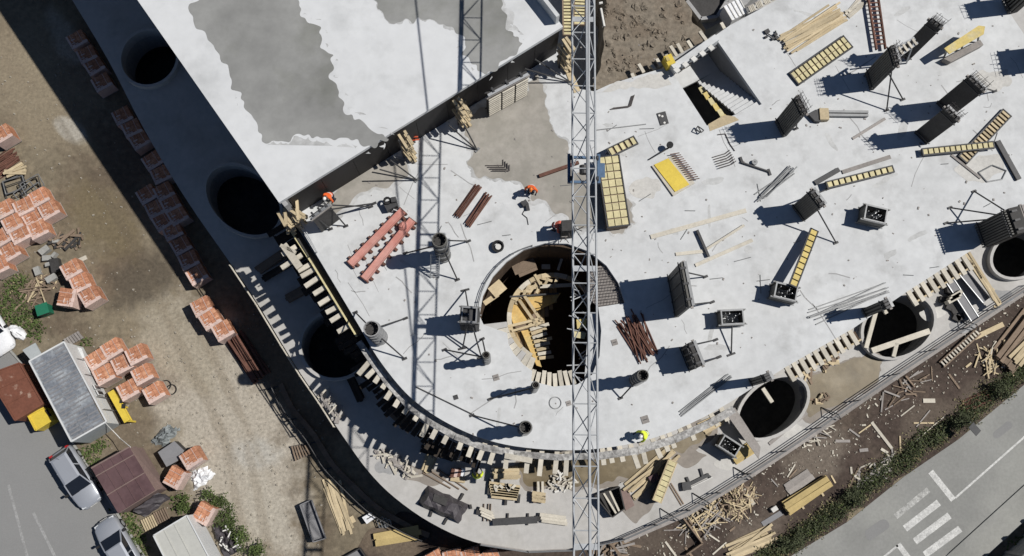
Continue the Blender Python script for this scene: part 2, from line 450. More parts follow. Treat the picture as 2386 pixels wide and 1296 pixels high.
# road on the right
rd_px = [(1500, 1560), (1846, 1294), (1973, 1217), (2106, 1111), (2233, 1024), (2386, 897), (2800, 560), (2900, 700), (2386, 1130), (2203, 1296), (2000, 1480), (1800, 1640)]
rd = PP(rd_px, 0)
structure('road', MB().sheet(rd, .02), roadmat)
sw = PP([(2900, 700), (2386, 1130), (2203, 1296), (2000, 1480), (2060, 1520), (2260, 1330), (2440, 1165), (2930, 760)], 0)
structure('pavement', MB().prism(sw, -.05, .12), roadmat)
def quad_line(a, b, w):
    a, b = P(*a), P(*b); n = Vector((-(b-a).y, (b-a).x, 0)).normalized()*w/2
    return [a-n, b-n, b+n, a+n]
for a, b, w, m in [((2086, 1204), (2163, 1141), .38, paint_old), ((2108, 1232), (2187, 1171), .45, paint), ((2131, 1262), (2212, 1201), .45, paint), ((2154, 1293), (2237, 1232), .45, paint), ((2178, 1322), (2260, 1262), .45, paint)]:
    structure('crossing_bar', MB().sheet(quad_line(a, b, w), .028), m)
structure('stop_line', MB().sheet(quad_line((2168, 1099), (2221, 1165), .42), .028), paint)
structure('stop_line', MB().sheet(quad_line((2092, 1268), (2150, 1345), .38), .028), paint)
structure('lane_line', MB().sheet(quad_line((2226, 1160), (2450, 962), .13), .028), paint)
structure('lane_line', MB().sheet(quad_line((2092, 1271), (2000, 1345), .13), .028), paint)

for q in ([(2010, 1240), (2060, 1205), (2076, 1226), (2024, 1264)], [(2310, 1010), (2350, 978), (2362, 994), (2320, 1026)]):
    structure('asphalt_patch', MB().sheet(jag([v.to_2d() for v in PP(q, 0)][::-1], .6, .04, 4), .025), asphalt)
# rubbly bank behind the main floor
bank_px = [(1412, -120), (1408, 120), (1380, 210), (1440, 215), (1560, 190), (1620, 130), (1640, 75), (1600, 15), (1575, -120)]
bk = [p.to_2d() for p in PP(bank_px, 10.0)]
structure('earth_bank', MB().prism(jag(bk, .5, .15, 5), 4.9, 10.0), bankdirt)
rr = random.Random(12); bm_ = MB()
for i in range(90):
    px, py = rr.uniform(1412, 1600), rr.uniform(-20, 180)
    if px+py*.5 > 1670: continue
    p = P(px, py, 9.97); r = rr.uniform(.1, .32)
    bm_.dome(p, r, r*rr.uniform(.6, 1), r*rr.uniform(.25, .5), rr.uniform(0, 3), 8, 3)
bm_.jitter(.08, 3)
tag(bm_.build('earth_clods', bankdirt), kind='stuff')
bank2 = [p.to_2d() for p in PP([(1585, -130), (1605, 10), (1645, 70), (1690, 45), (1740, 10), (1800, -60), (1800, -140)], 9.0)]
structure('bank_ledge', MB().prism(bank2, 4.9, 9.0), concrete_grey)

# ================================================================== THE BUILDING
BLD = thing('concrete_building', 'pale concrete building under construction with stepped floor slabs and a curved front', 'building', P(1200, 700, 0))
# lower slab with its light wells
ovals_px = [((352, 140), 68, 72, 0), ((570, 470), 104, 70, -42), ((785, 805), 80, 78, 0), ((1797, 950), 92, 56, 36), ((2088, 762), 92, 66, 32), ((2375, 592), 82, 52, 30)]
ovals = []
for (c, a, b, r) in ovals_px:
    k = mpp(L)
    ovals.append((P(*c, L), a*k, b*k, math.radians(r)))
pc = P(1285, 737, M)                                   # centre of the round ramp opening
PR = 172*mpp(M)
holes = [ellipse(c, a, b, r) for c, a, b, r in ovals]
ramp_hole = [Vector((pc.x+(PR+.25)*math.cos(t), pc.y+(PR+.25)*math.sin(t), 0)) for t in (2*PI*i/40 for i in range(40))]
MB().prism(low_out, L-.45, L, holes+[ramp_hole]).build('lower_slab', concrete_low, BLD)
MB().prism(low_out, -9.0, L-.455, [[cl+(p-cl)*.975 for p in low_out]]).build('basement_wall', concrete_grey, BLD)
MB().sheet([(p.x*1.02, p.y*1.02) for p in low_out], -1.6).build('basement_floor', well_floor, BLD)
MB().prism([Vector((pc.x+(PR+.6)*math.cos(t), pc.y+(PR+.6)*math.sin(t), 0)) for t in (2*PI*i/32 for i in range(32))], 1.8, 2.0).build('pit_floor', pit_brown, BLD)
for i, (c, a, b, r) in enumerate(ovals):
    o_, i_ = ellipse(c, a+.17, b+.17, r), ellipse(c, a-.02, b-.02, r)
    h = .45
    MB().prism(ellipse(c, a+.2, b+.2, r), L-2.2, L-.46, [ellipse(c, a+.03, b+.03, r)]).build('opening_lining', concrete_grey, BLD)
    MB().prism(o_, L-.1, L+h, [i_]).build('opening_rim', concrete_low, BLD)

# roof slab
rS, rE = P(650, 472, R), P(1312, 62, R)
along = (P(320, 0, R)-rS).normalized()
rW, rN = rS+along*34, rE+along*34
roof_poly = [rS, rE, rN, rW]
MB().prism(roof_poly, R-.28, R).build('roof_slab', concrete_roof, BLD)
ed = (rE-rS).normalized()
inn = lambda p, u, v: p+ed*u+along*v
MB().prism([inn(rS, .5, 2.2), inn(rE, -1.2, 2.2), inn(rN, -1.2, 0), inn(rW, .5, 0)], L, R-.29).build('core_wall', concrete_grey, BLD)
MB().prism([inn(rS, .08, .05), inn(rS, .45, .05), inn(rW, .45, 0), inn(rW, .08, 0)], L+.01, R-.285).build('side_wall', concrete_grey, BLD)
MB().bar(inn(rE, -.16, .35)+Vector((0, 0, .45)), inn(rN, -.16, 0)+Vector((0, 0, .45)), .22, .9).build('parapet', concrete_pale, BLD)
# beams below the roof edge
MB().bar(inn(rS, .2, .2)-Vector((0, 0, .45)), inn(rE, -.2, .2)-Vector((0, 0, .45)), .3, .34).build('edge_beam', concrete_grey, BLD)
# wall stubs standing under the roof edge
for (a, b, z0, z1) in [((695, 512), (660, 470), M, R-.3)]:
    MB().bar(P(*a, M)+Vector((0, 0, 1.55)), P(*b, M)+Vector((0, 0, 1.55)), .25, 3.1).build('wall_stub', concrete_grey, BLD)

lenE = (rE-rS).length  # black boards put in to paint the shaded band below the roof edge
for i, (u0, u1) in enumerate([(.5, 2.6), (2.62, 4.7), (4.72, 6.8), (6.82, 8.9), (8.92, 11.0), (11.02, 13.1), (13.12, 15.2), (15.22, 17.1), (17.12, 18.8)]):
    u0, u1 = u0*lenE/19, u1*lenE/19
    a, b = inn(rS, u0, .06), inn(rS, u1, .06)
    MB().bar(Vector((a.x, a.y, (M+R)/2-.14)), Vector((b.x, b.y, (M+R)/2-.14)), .06, R-M-.3).build('shade_board', shade_black, BLD)
# main floor slab
main_px = [(690, 515), (722, 572), (765, 642), (838, 762), (868, 815), (905, 868), (950, 920), (1003, 962), (1060, 995), (1125, 1022), (1200, 1040), (1300, 1049), (1390, 1046), (1480, 1032), (1560, 1008), (1640, 972), (1700, 938),
           (1830, 856), (1990, 764), (2110, 682), (2250, 592), (2386, 508), (2500, 440), (2560, 300), (2420, 130), (2359, 40), (2300, -60), (2100, -150), (1950, -90), (1811, 0), (1701, 59), (1668, 82), (1552, 157), (1500, 172), (1420, 197), (1385, 213), (1335, 205), (1328, 150)]
main_w = PP(main_px, M)
main_poly = [main_w[0]]+smooth_line(main_w[3:17], 4)+main_w[17:]+[rE+along*.3, rN, rW, rS+along*.3]
pit_px = [(1456, 706), (1441, 660), (1413, 619), (1372, 586), (1322, 568), (1270, 567), (1220, 582), (1180, 610), (1148, 645), (1125, 690), (1117, 735), (1127, 757), (1182, 776), (1184, 800), (1197, 824), (1220, 850), (1240, 864), (1238, 888), (1290, 901), (1345, 896), (1380, 873), (1397, 830), (1401, 770), (1394, 716)]
stair_px = [(1670, 93), (1775, 243), (1647, 293), (1566, 168)]
MB().prism(main_poly, M-.3, M, [PP(pit_px, M), PP(stair_px, M)]).build('floor_slab', concrete_pale, BLD)

def patch(px, z, m, seed, name='damp_patch', step=.35, amp=.12, dz=.005, halo=None):
    poly = jag([p.to_2d() for p in PP(px, z)], step, amp, seed)
    if halo:
        r_ = random.Random(seed); n = len(poly); area = sum(poly[k][0]*poly[(k+1) % n][1]-poly[(k+1) % n][0]*poly[k][1] for k in range(n))
        sg = 1 if area > 0 else -1; out = []; w = .1
        for k in range(n):
            a, b = Vector(poly[k-1]), Vector(poly[(k+1) % n]); d = (b-a)
            nn = Vector((d.y, -d.x)).normalized()*sg if d.length > 1e-6 else Vector((0, 0))
            w = min(.42, max(.03, w+r_.gauss(0, .035))); q = Vector(poly[k])+nn*w; out.append((q.x, q.y))
        tag(MB().sheet(out, z+dz-.003).build('damp_fringe', halo, BLD), kind='stuff')
    return MB().sheet(poly, z+dz).build(name, m, BLD)
patch([(440, 20), (468, -8), (690, -20), (700, 40), (738, 58), (755, 118), (778, 128), (768, 172), (790, 215), (803, 262), (845, 280), (872, 312), (908, 325), (872, 347), (838, 338), (800, 322), (770, 322), (738, 320), (700, 314), (655, 330), (618, 336), (600, 308), (592, 275), (568, 238), (540, 195), (533, 160), (512, 128), (500, 105), (455, 58)], R, wet_grey, 1, step=.22, amp=.13, dz=.007, halo=fringe)
patch([(855, -20), (895, 30), (914, 56), (945, 43), (1000, 44), (1042, 60), (1062, 76), (1082, 84), (1086, 112), (1100, 150), (1130, 172), (1165, 150), (1205, 118), (1216, 104), (1196, 86), (1180, 58), (1166, 20), (1172, -20)], R, wet_grey, 2, step=.22, amp=.13, dz=.007, halo=fringe)
patch([(1248, 172), (1266, 205), (1270, 250), (1292, 305), (1324, 330), (1332, 398), (1395, 400), (1470, 470), (1482, 520), (1440, 546), (1398, 534), (1342, 528), (1318, 500), (1286, 492), (1272, 468), (1232, 462), (1214, 424), (1150, 415), (1108, 408), (1086, 378), (1104, 350), (1082, 316), (1095, 268), (1130, 250), (1222, 215)], M, wet_tan, 3, step=.22, amp=.1, dz=.007, halo=fringe)
patch([(760, 470), (845, 380), (930, 370), (955, 410), (890, 440), (840, 448), (815, 480), (770, 505)], M, wet_tan, 4, dz=.007, halo=fringe)
patch([(1385, 215), (1425, 198), (1500, 178), (1555, 172), (1568, 200), (1500, 205), (1430, 210)], M, dust, 6)
# lower slab stains
patch([(1872, 905), (1895, 872), (1955, 852), (2020, 822), (2062, 838), (2045, 888), (1992, 920), (1935, 948), (1885, 975)], L, puddle_brown, 7, dz=.007, halo=stain)
patch([(1230, 1050), (1330, 1060), (1470, 1060), (1560, 1040), (1610, 1000), (1650, 985), (1660, 1010), (1600, 1045), (1520, 1075), (1480, 1110), (1390, 1130), (1300, 1125), (1230, 1135), (1205, 1090)], L, puddle_brown, 8, dz=.007, halo=stain)
patch([(1485, 1150), (1530, 1120), (1545, 1160), (1500, 1200), (1480, 1225), (1462, 1205), (1440, 1185)], L, stain, 9)
patch([(1560, 1060), (1610, 1035), (1625, 1050), (1650, 1062), (1618, 1085), (1580, 1080)], L, stain, 10)
patch([(930, 1085), (985, 1090), (1050, 1105), (1020, 1130), (960, 1120)], L, stain, 11)
for k, (x, y) in enumerate([(2170, 730), (2240, 760), (1690, 1080), (2330, 690), (1850, 1010), (900, 1090)]):
    patch([(x-30, y), (x-10, y-16), (x+25, y-14), (x+34, y+6), (x+8, y+16), (x-18, y+14)], L, concrete_grey if k % 2 else dust, 20+k, 'stain_patch', .25, .1)
for k, (x, y, s) in enumerate([(1500, 440, 40), (2310, 190, 50), (2280, 395, 60)]):
    if s: patch([(x-s, y), (x-s*.4, y-s*.5), (x+s*.8, y-s*.6), (x+s, y+s*.1), (x+s*.2, y+s*.5), (x-s*.6, y+s*.4)], M, dust if k % 2 else concrete_grey if s < 30 else dust, 40+k, 'stain_patch', .3, .14)

# scuffs, hairline cracks and smears on the floor
r_ = random.Random(66); sm, cr_ = MB(), MB()
def on_floor(x, y):
    return not ((x < 1330 and y < 535-(x-650)*.6) or math.hypot(x-1285, y-737) < 200 or y > 1015-max(0, x-1420)*.6 or (1540 < x < 1790 and 70 < y < 315) or x < 760+max(0, y-640)*.9 or y < 215-max(0, x-1500)*.6)
for i in range(130):
    x, y = r_.uniform(700, 2380), r_.uniform(10, 1010)
    if not on_floor(x, y): continue
    p = P(x, y, M); a = r_.choice((r_.gauss(.5, .2), r_.gauss(-1.0, .2), r_.uniform(0, PI))); l = r_.uniform(.4, 2.6); d = Vector((math.cos(a), math.sin(a), 0)); n_ = Vector((-d.y, d.x, 0))
    pts = [p+d*l*t+n_*r_.gauss(0, .05) for t in (0, .33, .66, 1)]
    w = r_.uniform(.012, .035)
    for u, v in zip(pts, pts[1:]): cr_.sheet([u-n_*w, v-n_*w, v+n_*w, u+n_*w], M+.0042)
for i in range(40):
    x, y = r_.uniform(700, 2380), r_.uniform(10, 1010)
    if not on_floor(x, y): continue
    p = P(x, y, M); a = r_.uniform(0, PI); rx, ry = r_.uniform(.2, 1.0), r_.uniform(.08, .3)
    poly = [(p.x+rx*math.cos(t)*math.cos(a)*r_.uniform(.6, 1.2)-ry*math.sin(t)*math.sin(a), p.y+rx*math.cos(t)*math.sin(a)+ry*math.sin(t)*math.cos(a)*r_.uniform(.6, 1.2)) for t in (2*PI*k/12 for k in range(12))]
    sm.sheet(jag(poly, .2, .05, i), M+.003)
tag(cr_.build('scuff_marks', concrete_grey, BLD), kind='stuff'); tag(sm.build('smears', smear_m, BLD), kind='stuff')

# staircase sunk into the floor
tA, tB = P(1775, 243, M), P(1722, 270, M)
run = (P(1670, 93, M)-tA).normalized(); acr = (tB-tA).normalized(); wid = (tB-tA).length
STEP = MB().add([], [])
n_st, tr, rs = 13, .285, .168
s0 = MB().prism([(0, 0), (tr+.03, 0), (tr+.03, wid), (0, wid)], -.19, 0).build('step', concrete_pale, BLD, world=False)
rz_s = math.atan2(run.y, run.x)
flip = 1 if Vector((-run.y, run.x, 0)).dot(acr) > 0 else -1
base = Vector(BLD.location)
def st_loc(u, v, z): return tA+run*u+acr*v+Vector((0, 0, z-M))-base
for i in range(n_st):
    o = s0 if i == 0 else share(s0, 'step', BLD, (0, 0, 0))
    o.location = st_loc(i*tr, 0 if flip > 0 else wid, M-rs*(i+1)); o.rotation_euler = (0, 0, rz_s)
u1 = n_st*tr; hl = (P(1670, 93, M)-tA).length; hw = (P(1647, 293, M)-tA).length
zl = M-rs*n_st
def q4(u0, u1, v0, v1): return [tA+run*a+acr*b for a, b in ((u0, v0), (u1, v0), (u1, v1), (u0, v1))]
MB().prism(q4(u1, hl+.1, 0, hw), zl-.2, zl-.01).build('stair_landing', concrete_pale, BLD)
MB().prism(q4(-.1, hl+.3, -.26, -.02), L, M-.302).build('stair_wall', concrete_grey, BLD)
MB().prism(q4(hl+.12, hl+.36, -.26, hw+.2), L, M-.303).build('stair_wall', concrete_grey, BLD)
MB().prism(q4(-.25, -.02, .0, hw+.2), L, M-.304).build('stair_wall', concrete_grey, BLD)
MB().prism(q4(-.2, hl+.3, -.2, -.03), M-.301, M-.002).build('stair_wall', concrete_grey, BLD)
# upstand at the head of the stairs
MB().bar(P(1566, 163, M+.35), P(1668, 92, M+.35), .42, .7).build('upstand', concrete_pale, BLD)
# wall lining the round opening
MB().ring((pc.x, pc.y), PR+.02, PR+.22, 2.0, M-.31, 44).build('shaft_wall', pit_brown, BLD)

# formwork around the floor edge: walkway boards, joists, edge board
def edge_form(label, path_px, out_w, name_m, bmat, z, joist_list, jm, board=None, grp='timber edge formwork round the main floor', board_h=.2, ext=0.0, jz=0.0):
    pts = PP(path_px, z)
    mid = pts[len(pts)//2]
    t = thing('edge_formwork', label, 'formwork', mid, grp)
    for a, b in zip(pts, pts[1:]):
        d = (b-a).normalized(); n = Vector((d.y, -d.x, 0))
        if n.dot(a-Vector((pc.x, pc.y, 0))) < 0: n = -n
        n = n if n.dot(mid-pc) > -99 else n
        MB().prism([a, b, b+n*out_w, a+n*out_w] if n.cross(d).z > 0 else [a+n*out_w, b+n*out_w, b, a], z-.05, z).build('deck_board', bmat, t)
        if board: MB().bar(a+n*(out_w-.05)+Vector((0, 0, board_h/2+.002)), b+n*(out_w-.05)+Vector((0, 0, board_h/2+.002)), .1, board_h).build('edge_board', board, t)
    for a, b in joist_list:
        a, b = P(*a, z-.14+jz), P(*b, z-.14+jz)
        b2 = b+(b-a).normalized()*.5
        MB().bar(a+(a-b)*ext, b2, .27, .18).build('joist', jm, t)
    return t
Z9 = M-.65
edge_form('straight timber edge formwork with yellow board beside the shaded lower slab', [(676, 506), (742, 606), (802, 704), (846, 776)], .46, 'a', plydark, Z9,
          [((658, 594), (673, 585)), ((656, 625), (687, 605)), ((695, 632), (706, 626)), ((702, 645), (716, 637)), ((711, 668), (742, 647)), ((731, 686), (756, 670)), ((743, 710), (772, 692)), ((760, 729), (787, 715)), ((770, 749), (797, 732)), ((787, 774), (813, 759))], timber_white, yellow_pale, board_h=.2)
edge_form('curved timber edge formwork with projecting joists round the front of the floor', [(842, 792), (872, 836), (910, 888), (955, 938), (1008, 978), (1063, 1010), (1128, 1035), (1200, 1050), (1300, 1058), (1390, 1055)], .36, 'b', spill, Z9,
          [((837, 871), (849, 857)), ((857, 877), (877, 857)), ((875, 889), (890, 867)), ((893, 902), (910, 878)), ((902, 926), (923, 894)), ((922, 944), (940, 914)), ((943, 961), (958, 937)), ((968, 976), (987, 947)), ((985, 1011), (1005, 967)), ((1008, 1017), (1027, 981)), ((1035, 1029), (1052, 997)), ((1070, 1044), (1080, 1017)), ((1092, 1061), (1102, 1034)), ((1117, 1067), (1130, 1034)), ((1142, 1077), (1153, 1044)), ((1178, 1088), (1181, 1058)), ((1226, 1098), (1230, 1064)), ((1257, 1104), (1261, 1068)), ((1293, 1100), (1296, 1072)), ((1318, 1104), (1320, 1072))], timber_white, ext=.15)
t_curve = edge_form('dusty edge formwork with joists above the timber piles on the lower slab', [(1390, 1055), (1485, 1041), (1568, 1016), (1648, 980), (1706, 946)], .42, 'c', spill, Z9,
          [((1407, 1084), (1405, 1064)), ((1427, 1079), (1423, 1061)), ((1452, 1076), (1447, 1056)), ((1488, 1091), (1475, 1054)), ((1505, 1081), (1498, 1051)), ((1540, 1067), (1525, 1034)), ((1557, 1052), (1547, 1027)), ((1572, 1044), (1563, 1021)), ((1595, 1022), (1587, 1006)), ((1618, 1026), (1607, 999)), ((1673, 992), (1657, 967)), ((1695, 981), (1680, 952))], timber_white)
def ladder_j(a, b, n, dx, dy):
    return [((a[0]+(b[0]-a[0])*i/(n-1)+dx, a[1]+(b[1]-a[1])*i/(n-1)+dy), (a[0]+(b[0]-a[0])*i/(n-1), a[1]+(b[1]-a[1])*i/(n-1))) for i in range(n)]
edge_form('ladder-like timber edge formwork between the two oval openings', [(1828, 866), (1910, 818), (1992, 772)], .62, 'd', pit_brown, Z9, ladder_j((1838, 866), (1985, 782), 10, 13, 22), timber_white, timber, jz=.3)  # dark brown deck colour paints the shade between the joists
edge_form('ladder-like timber edge formwork above the grey planks on the right', [(2112, 690), (2180, 646), (2254, 600)], .62, 'e', pit_brown, Z9, ladder_j((2122, 690), (2250, 608), 9, 14, 22), timber_white, timber, jz=.3)  # deck coloured dark so the gaps between joists look shaded
# heavy white beam lying across the joists
t = thing('timber_beam', 'pale timber beam lying across the joists at the front floor edge', 'beam', P(1210, 1068, Z9))
MB().bar(P(1176, 1062, Z9+.1), P(1240, 1074, Z9+.1), .3, .2).build('beam', timber_white, t)
# ================================================================== OBJECT BUILDERS
def mid_of(a, b): return (Vector(a)+Vector(b))/2

def prop_brace(t, top, foot, m=None):
    MB().tube(top, foot, .045, 5).build('brace', m or steel_dark, t)
    f = Vector(foot)
    MB().box((f.x, f.y, f.z-.02), .28, .14, .05, 0.4).build('foot_plate', m or steel_dark, t)

def wall_panel(label, a, b, h=3.8, th=.3, ribs=8, feet=(), rebar=0, m=None, grp='tall dark wall forms standing on the main floor', z=M, capm=None, name='wall_form'):
    """a, b: base line of the face that looks at the camera (photo px); the body lies on the far side"""
    A, B = P(*a, z), P(*b, z)
    t = thing(name, label, 'formwork', mid_of(A, B), grp)
    d = (B-A).normalized(); n = Vector((-d.y, d.x, 0))
    if n.x < 0: n = -n
    ln = (B-A).length; H = Vector((0, 0, 1))
    c0 = mid_of(A, B)+n*(th/2)
    MB().bar(c0-d*ln/2+H*h/2, c0+d*ln/2+H*h/2, th*.55, h).build('panel', m or plydark, t)
    rib = None
    for i in range(ribs):
        p = A+d*(ln*(i+.5)/ribs)+n*.075
        if rib is None: rib = MB().box((0, 0, 0), .085, .11, h-.1).build('rib', panelgrey, t, world=False)
        else: rib = share(rib, 'rib', t, (0, 0, 0))
        rib.location = p-t.location+H*.04; rib.rotation_euler = (0, 0, math.atan2(d.y, d.x))
    for k in (.12, .93):
        p, q = A-n*.01+H*h*k-d*.06, B-n*.01+H*h*k+d*.06
        MB().bar(p, q, .05, .07).build('waler', steel_dark, t)
    # back face with its own waler, light rim on top
    MB().bar(A+n*(th-.05)+H*(h-.3)-d*.1, B+n*(th-.05)+H*(h-.3)+d*.1, .14, .14).build('waler', timber_grey, t)
    MB().bar(A+n*th*.9+H*(h+.03), B+n*th*.9+H*(h+.03), .16, .08).build('top_rail', capm or steel, t)
    for k in range(3):
        p = A+d*ln*(.15+.35*k)+n*th*.4
        MB().box((p.x, p.y, z+h), .3, .12, .14, math.atan2(n.y, n.x)).build('clamp', steel_dark, t)
    for (ft, s, hh) in feet:
        top = A+d*ln*s+n*(th*.5)+H*h*hh
        prop_brace(t, top, P(*ft, z+.04))
    if rebar:
        mb = MB(); rr = random.Random(int(a[0]))
        for i in range(rebar):
            for j in range(2):
                p = A+d*ln*(i+.5)/rebar+n*th*(.3+.4*j)+H*(h-.2)
                mb.tube(p, p+Vector((rr.uniform(-.08, .08), rr.uniform(-.08, .08), rr.uniform(.7, 1.25))), .016, 4)
        for k in (.35, .7):
            mb.tube(A+n*th*.3+H*(h+k), B+n*th*.3+H*(h+k), .011, 4); mb.tube(A+n*th*.7+H*(h+k), B+n*th*.7+H*(h+k), .011, 4)
        tag(mb.build('rebar', rebar_m, t), kind='stuff')
    return t

def round_form(label, base, r, h=3.4, feet=(), m=None, grp='round column forms on the main floor', collars=4):
    c = P(*base, M)
    t = thing('column_form', label, 'formwork', c, grp)
    MB().ring(c, r-.05, r, M, M+h, 20).build('shell', m or panelgrey, t)
    MB().ring(c, .001, r-.052, M+h-.5, M+h-.42, 16).build('core', plydark, t)
    for k in range(collars):
        z = M+h*(k+.35)/collars
        MB().ring(c, r+.002, r+.05, z, z+.1, 20).build('collar', steel, t)
    mb = MB()
    for i in range(8):
        a = i*PI/4; q = c+Vector((math.cos(a)*(r-.12), math.sin(a)*(r-.12), h-.7))
        mb.tube(q, q+Vector((0, 0, .7)), .018, 4)
    tag(mb.build('rebar', rebar_m, t), kind='stuff')
    for (ft, hh) in feet:
        f = P(*ft, M+.03); d = (f-c); d.z = 0; d.normalize()
        prop_brace(t, c+d*r+Vector((0, 0, h*hh)), f)
    return t

def box_form(label, c, sx, sy, rz, h=1.1, z=M, feet=(), fill=True, grp='open box forms for columns'):
    c = P(*c, z)
    t = thing('box_form', label, 'formwork', c, grp, rz)
    for k, (x, y, a, b) in enumerate([(0, -sy/2, sx+.24, .07), (0, sy/2, sx+.24, .07), (-sx/2, 0, .07, sy-.075), (sx/2, 0, .07, sy-.075)]):
        MB().box((x, y, 0), a, b, h).build('side_panel', panelgrey, t, world=False)
    for x, y, a, b in [(0, -sy/2-.035, sx+.4, .07), (0, sy/2+.035, sx+.4, .07)]:
        for zz in (.2, h-.14): MB().box((x, y+(-.002 if y < 0 else .002), zz), a, b, .1).build('clamp', steel, t, world=False)
    MB().add([(-sx/2-.04, -sy/2-.04, h+.004), (sx/2+.04, -sy/2-.04, h+.004), (sx/2+.04, sy/2+.04, h+.004), (-sx/2-.04, sy/2+.04, h+.004), (-sx/2+.04, -sy/2+.04, h+.004), (sx/2-.04, -sy/2+.04, h+.004), (sx/2-.04, sy/2-.04, h+.004), (-sx/2+.04, sy/2-.04, h+.004)],
             [(0, 1, 5, 4), (1, 2, 6, 5), (2, 3, 7, 6), (3, 0, 4, 7)]).build('rim', steel, t, world=False)
    if fill:
        rr = random.Random(int(c.x*9)); mb = MB()
        for i in range(14):
            x, y = rr.uniform(-sx*.35, sx*.35), rr.uniform(-sy*.35, sy*.35)
            mb.tube((x, y, .05), (x+rr.uniform(-.25, .25), y+rr.uniform(-.2, .2), h*rr.uniform(.75, 1.0)), .03, 4)
        tag(mb.build('steel_bars', steel_galv, t, world=False), kind='stuff')
    for ft in feet:
        f = P(*ft, z+.03); loc = Matrix.Rotation(-rz, 3, 'Z') @ (f-c)
        s = MB().tube((loc.normalized()*min(sx, sy)*.4)+Vector((0, 0, h*.8)), loc, .045, 5); s.build('brace', steel_dark, t, world=False)
        MB().box((loc.x, loc.y, -.01), .5, .12, .06, .3).build('foot_plate', steel_dark, t, world=False)
    return t

def slat_panel(label, a, b, w, n, z=M, rise=(0, 0), h=.16, rows=1, m=None, cat='formwork', name='slatted_form', grp='yellow slatted form panels', railm=None, shade_m=None, fill=.74, base=None):
    """yellow formwork panel made of separate slats between two rails; a, b px at the ends of its centre line, w in px"""
    A, B = P(*a, z+rise[0]), P(*b, z+rise[1])
    t = thing(name, label, cat, mid_of(A, B), grp)
    d = (B-A); ln = d.length; d.normalize()
    y = Vector((0, 0, 1)).cross(d).normalized(); up = d.cross(y)
    wm = w*mpp(z)
    for s in (-1, 1):
        o = y*s*(wm/2-.035)+up*(h*.55)
        MB().bar(A+o, B+o, .07, h*1.05).build('side_rail', railm or steel_dark, t)
    MB().bar(A+up*.03, B+up*.03, wm-.15, .03).build('gap_shade_sheet', shade_m or timber_brown, t)  # brown sheet put in for the shade in the gaps between slats
    proto = None
    rw = (wm-.16)/rows
    for i in range(n):
        for r in range(rows):
            p = A+d*(ln*(i+.5)/n)+y*(-(wm-.16)/2+rw*(r+.5))+up*h*.75
            if proto is None:
                proto = MB().box((0, 0, -.03), ln/n*fill, rw*(.88 if rows > 1 else .99), .06).build('slat', m or yellow_pale, t, world=False)
            else: proto = share(proto, 'slat', t, (0, 0, 0))
            proto.location = p-t.location
            proto.rotation_euler = Matrix((d, y, up)).transposed().to_euler()
    for k in (0, 1):
        p = A if k == 0 else B
        MB().bar(p-y*wm/2+up*h*.5, p+y*wm/2+up*h*.5, .06, h*1.15).build('end_rail', railm or steel_dark, t)
    if base: MB().prism([A-y*wm*.45, B-y*wm*.45, B+y*wm*.45, A+y*wm*.45], z+.02, z+min(rise)-.01 if min(rise) > .1 else z+.025).build('base_frame', base, t)
    return t

def plank_pile(label, a, b, w, n, z=G, m=None, name='plank_pile', cat='planks', grp=None, lj=.12, aj=.03, pw=.16, ph=.06, layers=2, seed=1, piece='plank', tube=False, dz=0.0):
    A, B = P(*a, z), P(*b, z)
    t = thing(name, label, cat, mid_of(A, B), grp)
    d = (B-A); ln = d.length; d.normalize(); y = Vector((-d.y, d.x, 0)); wm = w*mpp(z)
    rr = random.Random(seed)
    for i in range(n):
        lay = i*layers//n
        per = max(1, (n+layers-1)//layers)
        k = (i % per+.5)/per
        off = y*((k-.5)*wm*(1-.18*lay)+rr.gauss(0, .02))
        c = mid_of(A, B)+off+d*rr.gauss(0, lj*ln*.35)
        ang = rr.gauss(0, aj)
        dd = Vector((d.x*math.cos(ang)-d.y*math.sin(ang), d.x*math.sin(ang)+d.y*math.cos(ang), 0))
        l2 = ln*(1-abs(rr.gauss(0, lj)))
        zz = Vector((0, 0, dz+ph*(lay+.55)+lay*.012+rr.uniform(0, .008)))
        if tube: MB().tube(c-dd*l2/2+zz, c+dd*l2/2+zz+Vector((0, 0, rr.uniform(0, .04))), pw/2, 6).build(piece, m, t)
        else: MB().bar(c-dd*l2/2+zz, c+dd*l2/2+zz+Vector((0, 0, rr.uniform(-.01, .02))), pw*rr.uniform(.85, 1.1), ph).build(piece, m, t)
    return t

def single(name, label, cat, a, b, w, h, z, m, grp=None, lift=0.0, part=None):
    t = MB().bar(P(*a, z)+Vector((0, 0, h/2+.01+lift)), P(*b, z)+Vector((0, 0, h/2+.01+lift)), w, h).build(name, m)
    return tag(t, label, cat, grp)

def scrap_heap(label, c, rx, ry, rot, n, z, m, seed, name='timber_scrap_heap', grp=None, lmin=.5, lmax=1.9, top=.7, w=.085, piece='scrap_stick', m2=None, cat='scrap heap'):
    c = P(*c, z); t = thing(name, label, cat, c, grp); rr = random.Random(seed)
    rx *= mpp(z); ry *= mpp(z)
    for i in range(n):
        a, q = rr.uniform(0, 2*PI), math.sqrt(rr.random())
        x, y = rx*q*math.cos(a), ry*q*math.sin(a)
        p = c+Vector((x*math.cos(rot)-y*math.sin(rot), x*math.sin(rot)+y*math.cos(rot), .05+top*(1-q*q)*rr.random()))
        th = rr.uniform(0, PI) if top > .2 else rot+rr.gauss(0, .8); l = rr.uniform(lmin, lmax)*(1 if rr.random() < .35 else .6)
        d = Vector((math.cos(th), math.sin(th), rr.uniform(-.12, .12)*min(1, p.z-z)))*l/2
        MB().bar(p-d, p+d, w*rr.uniform(.7, 1.5), w*.5).build(piece, m2 if m2 and rr.random() < .35 else m, t)
    return t

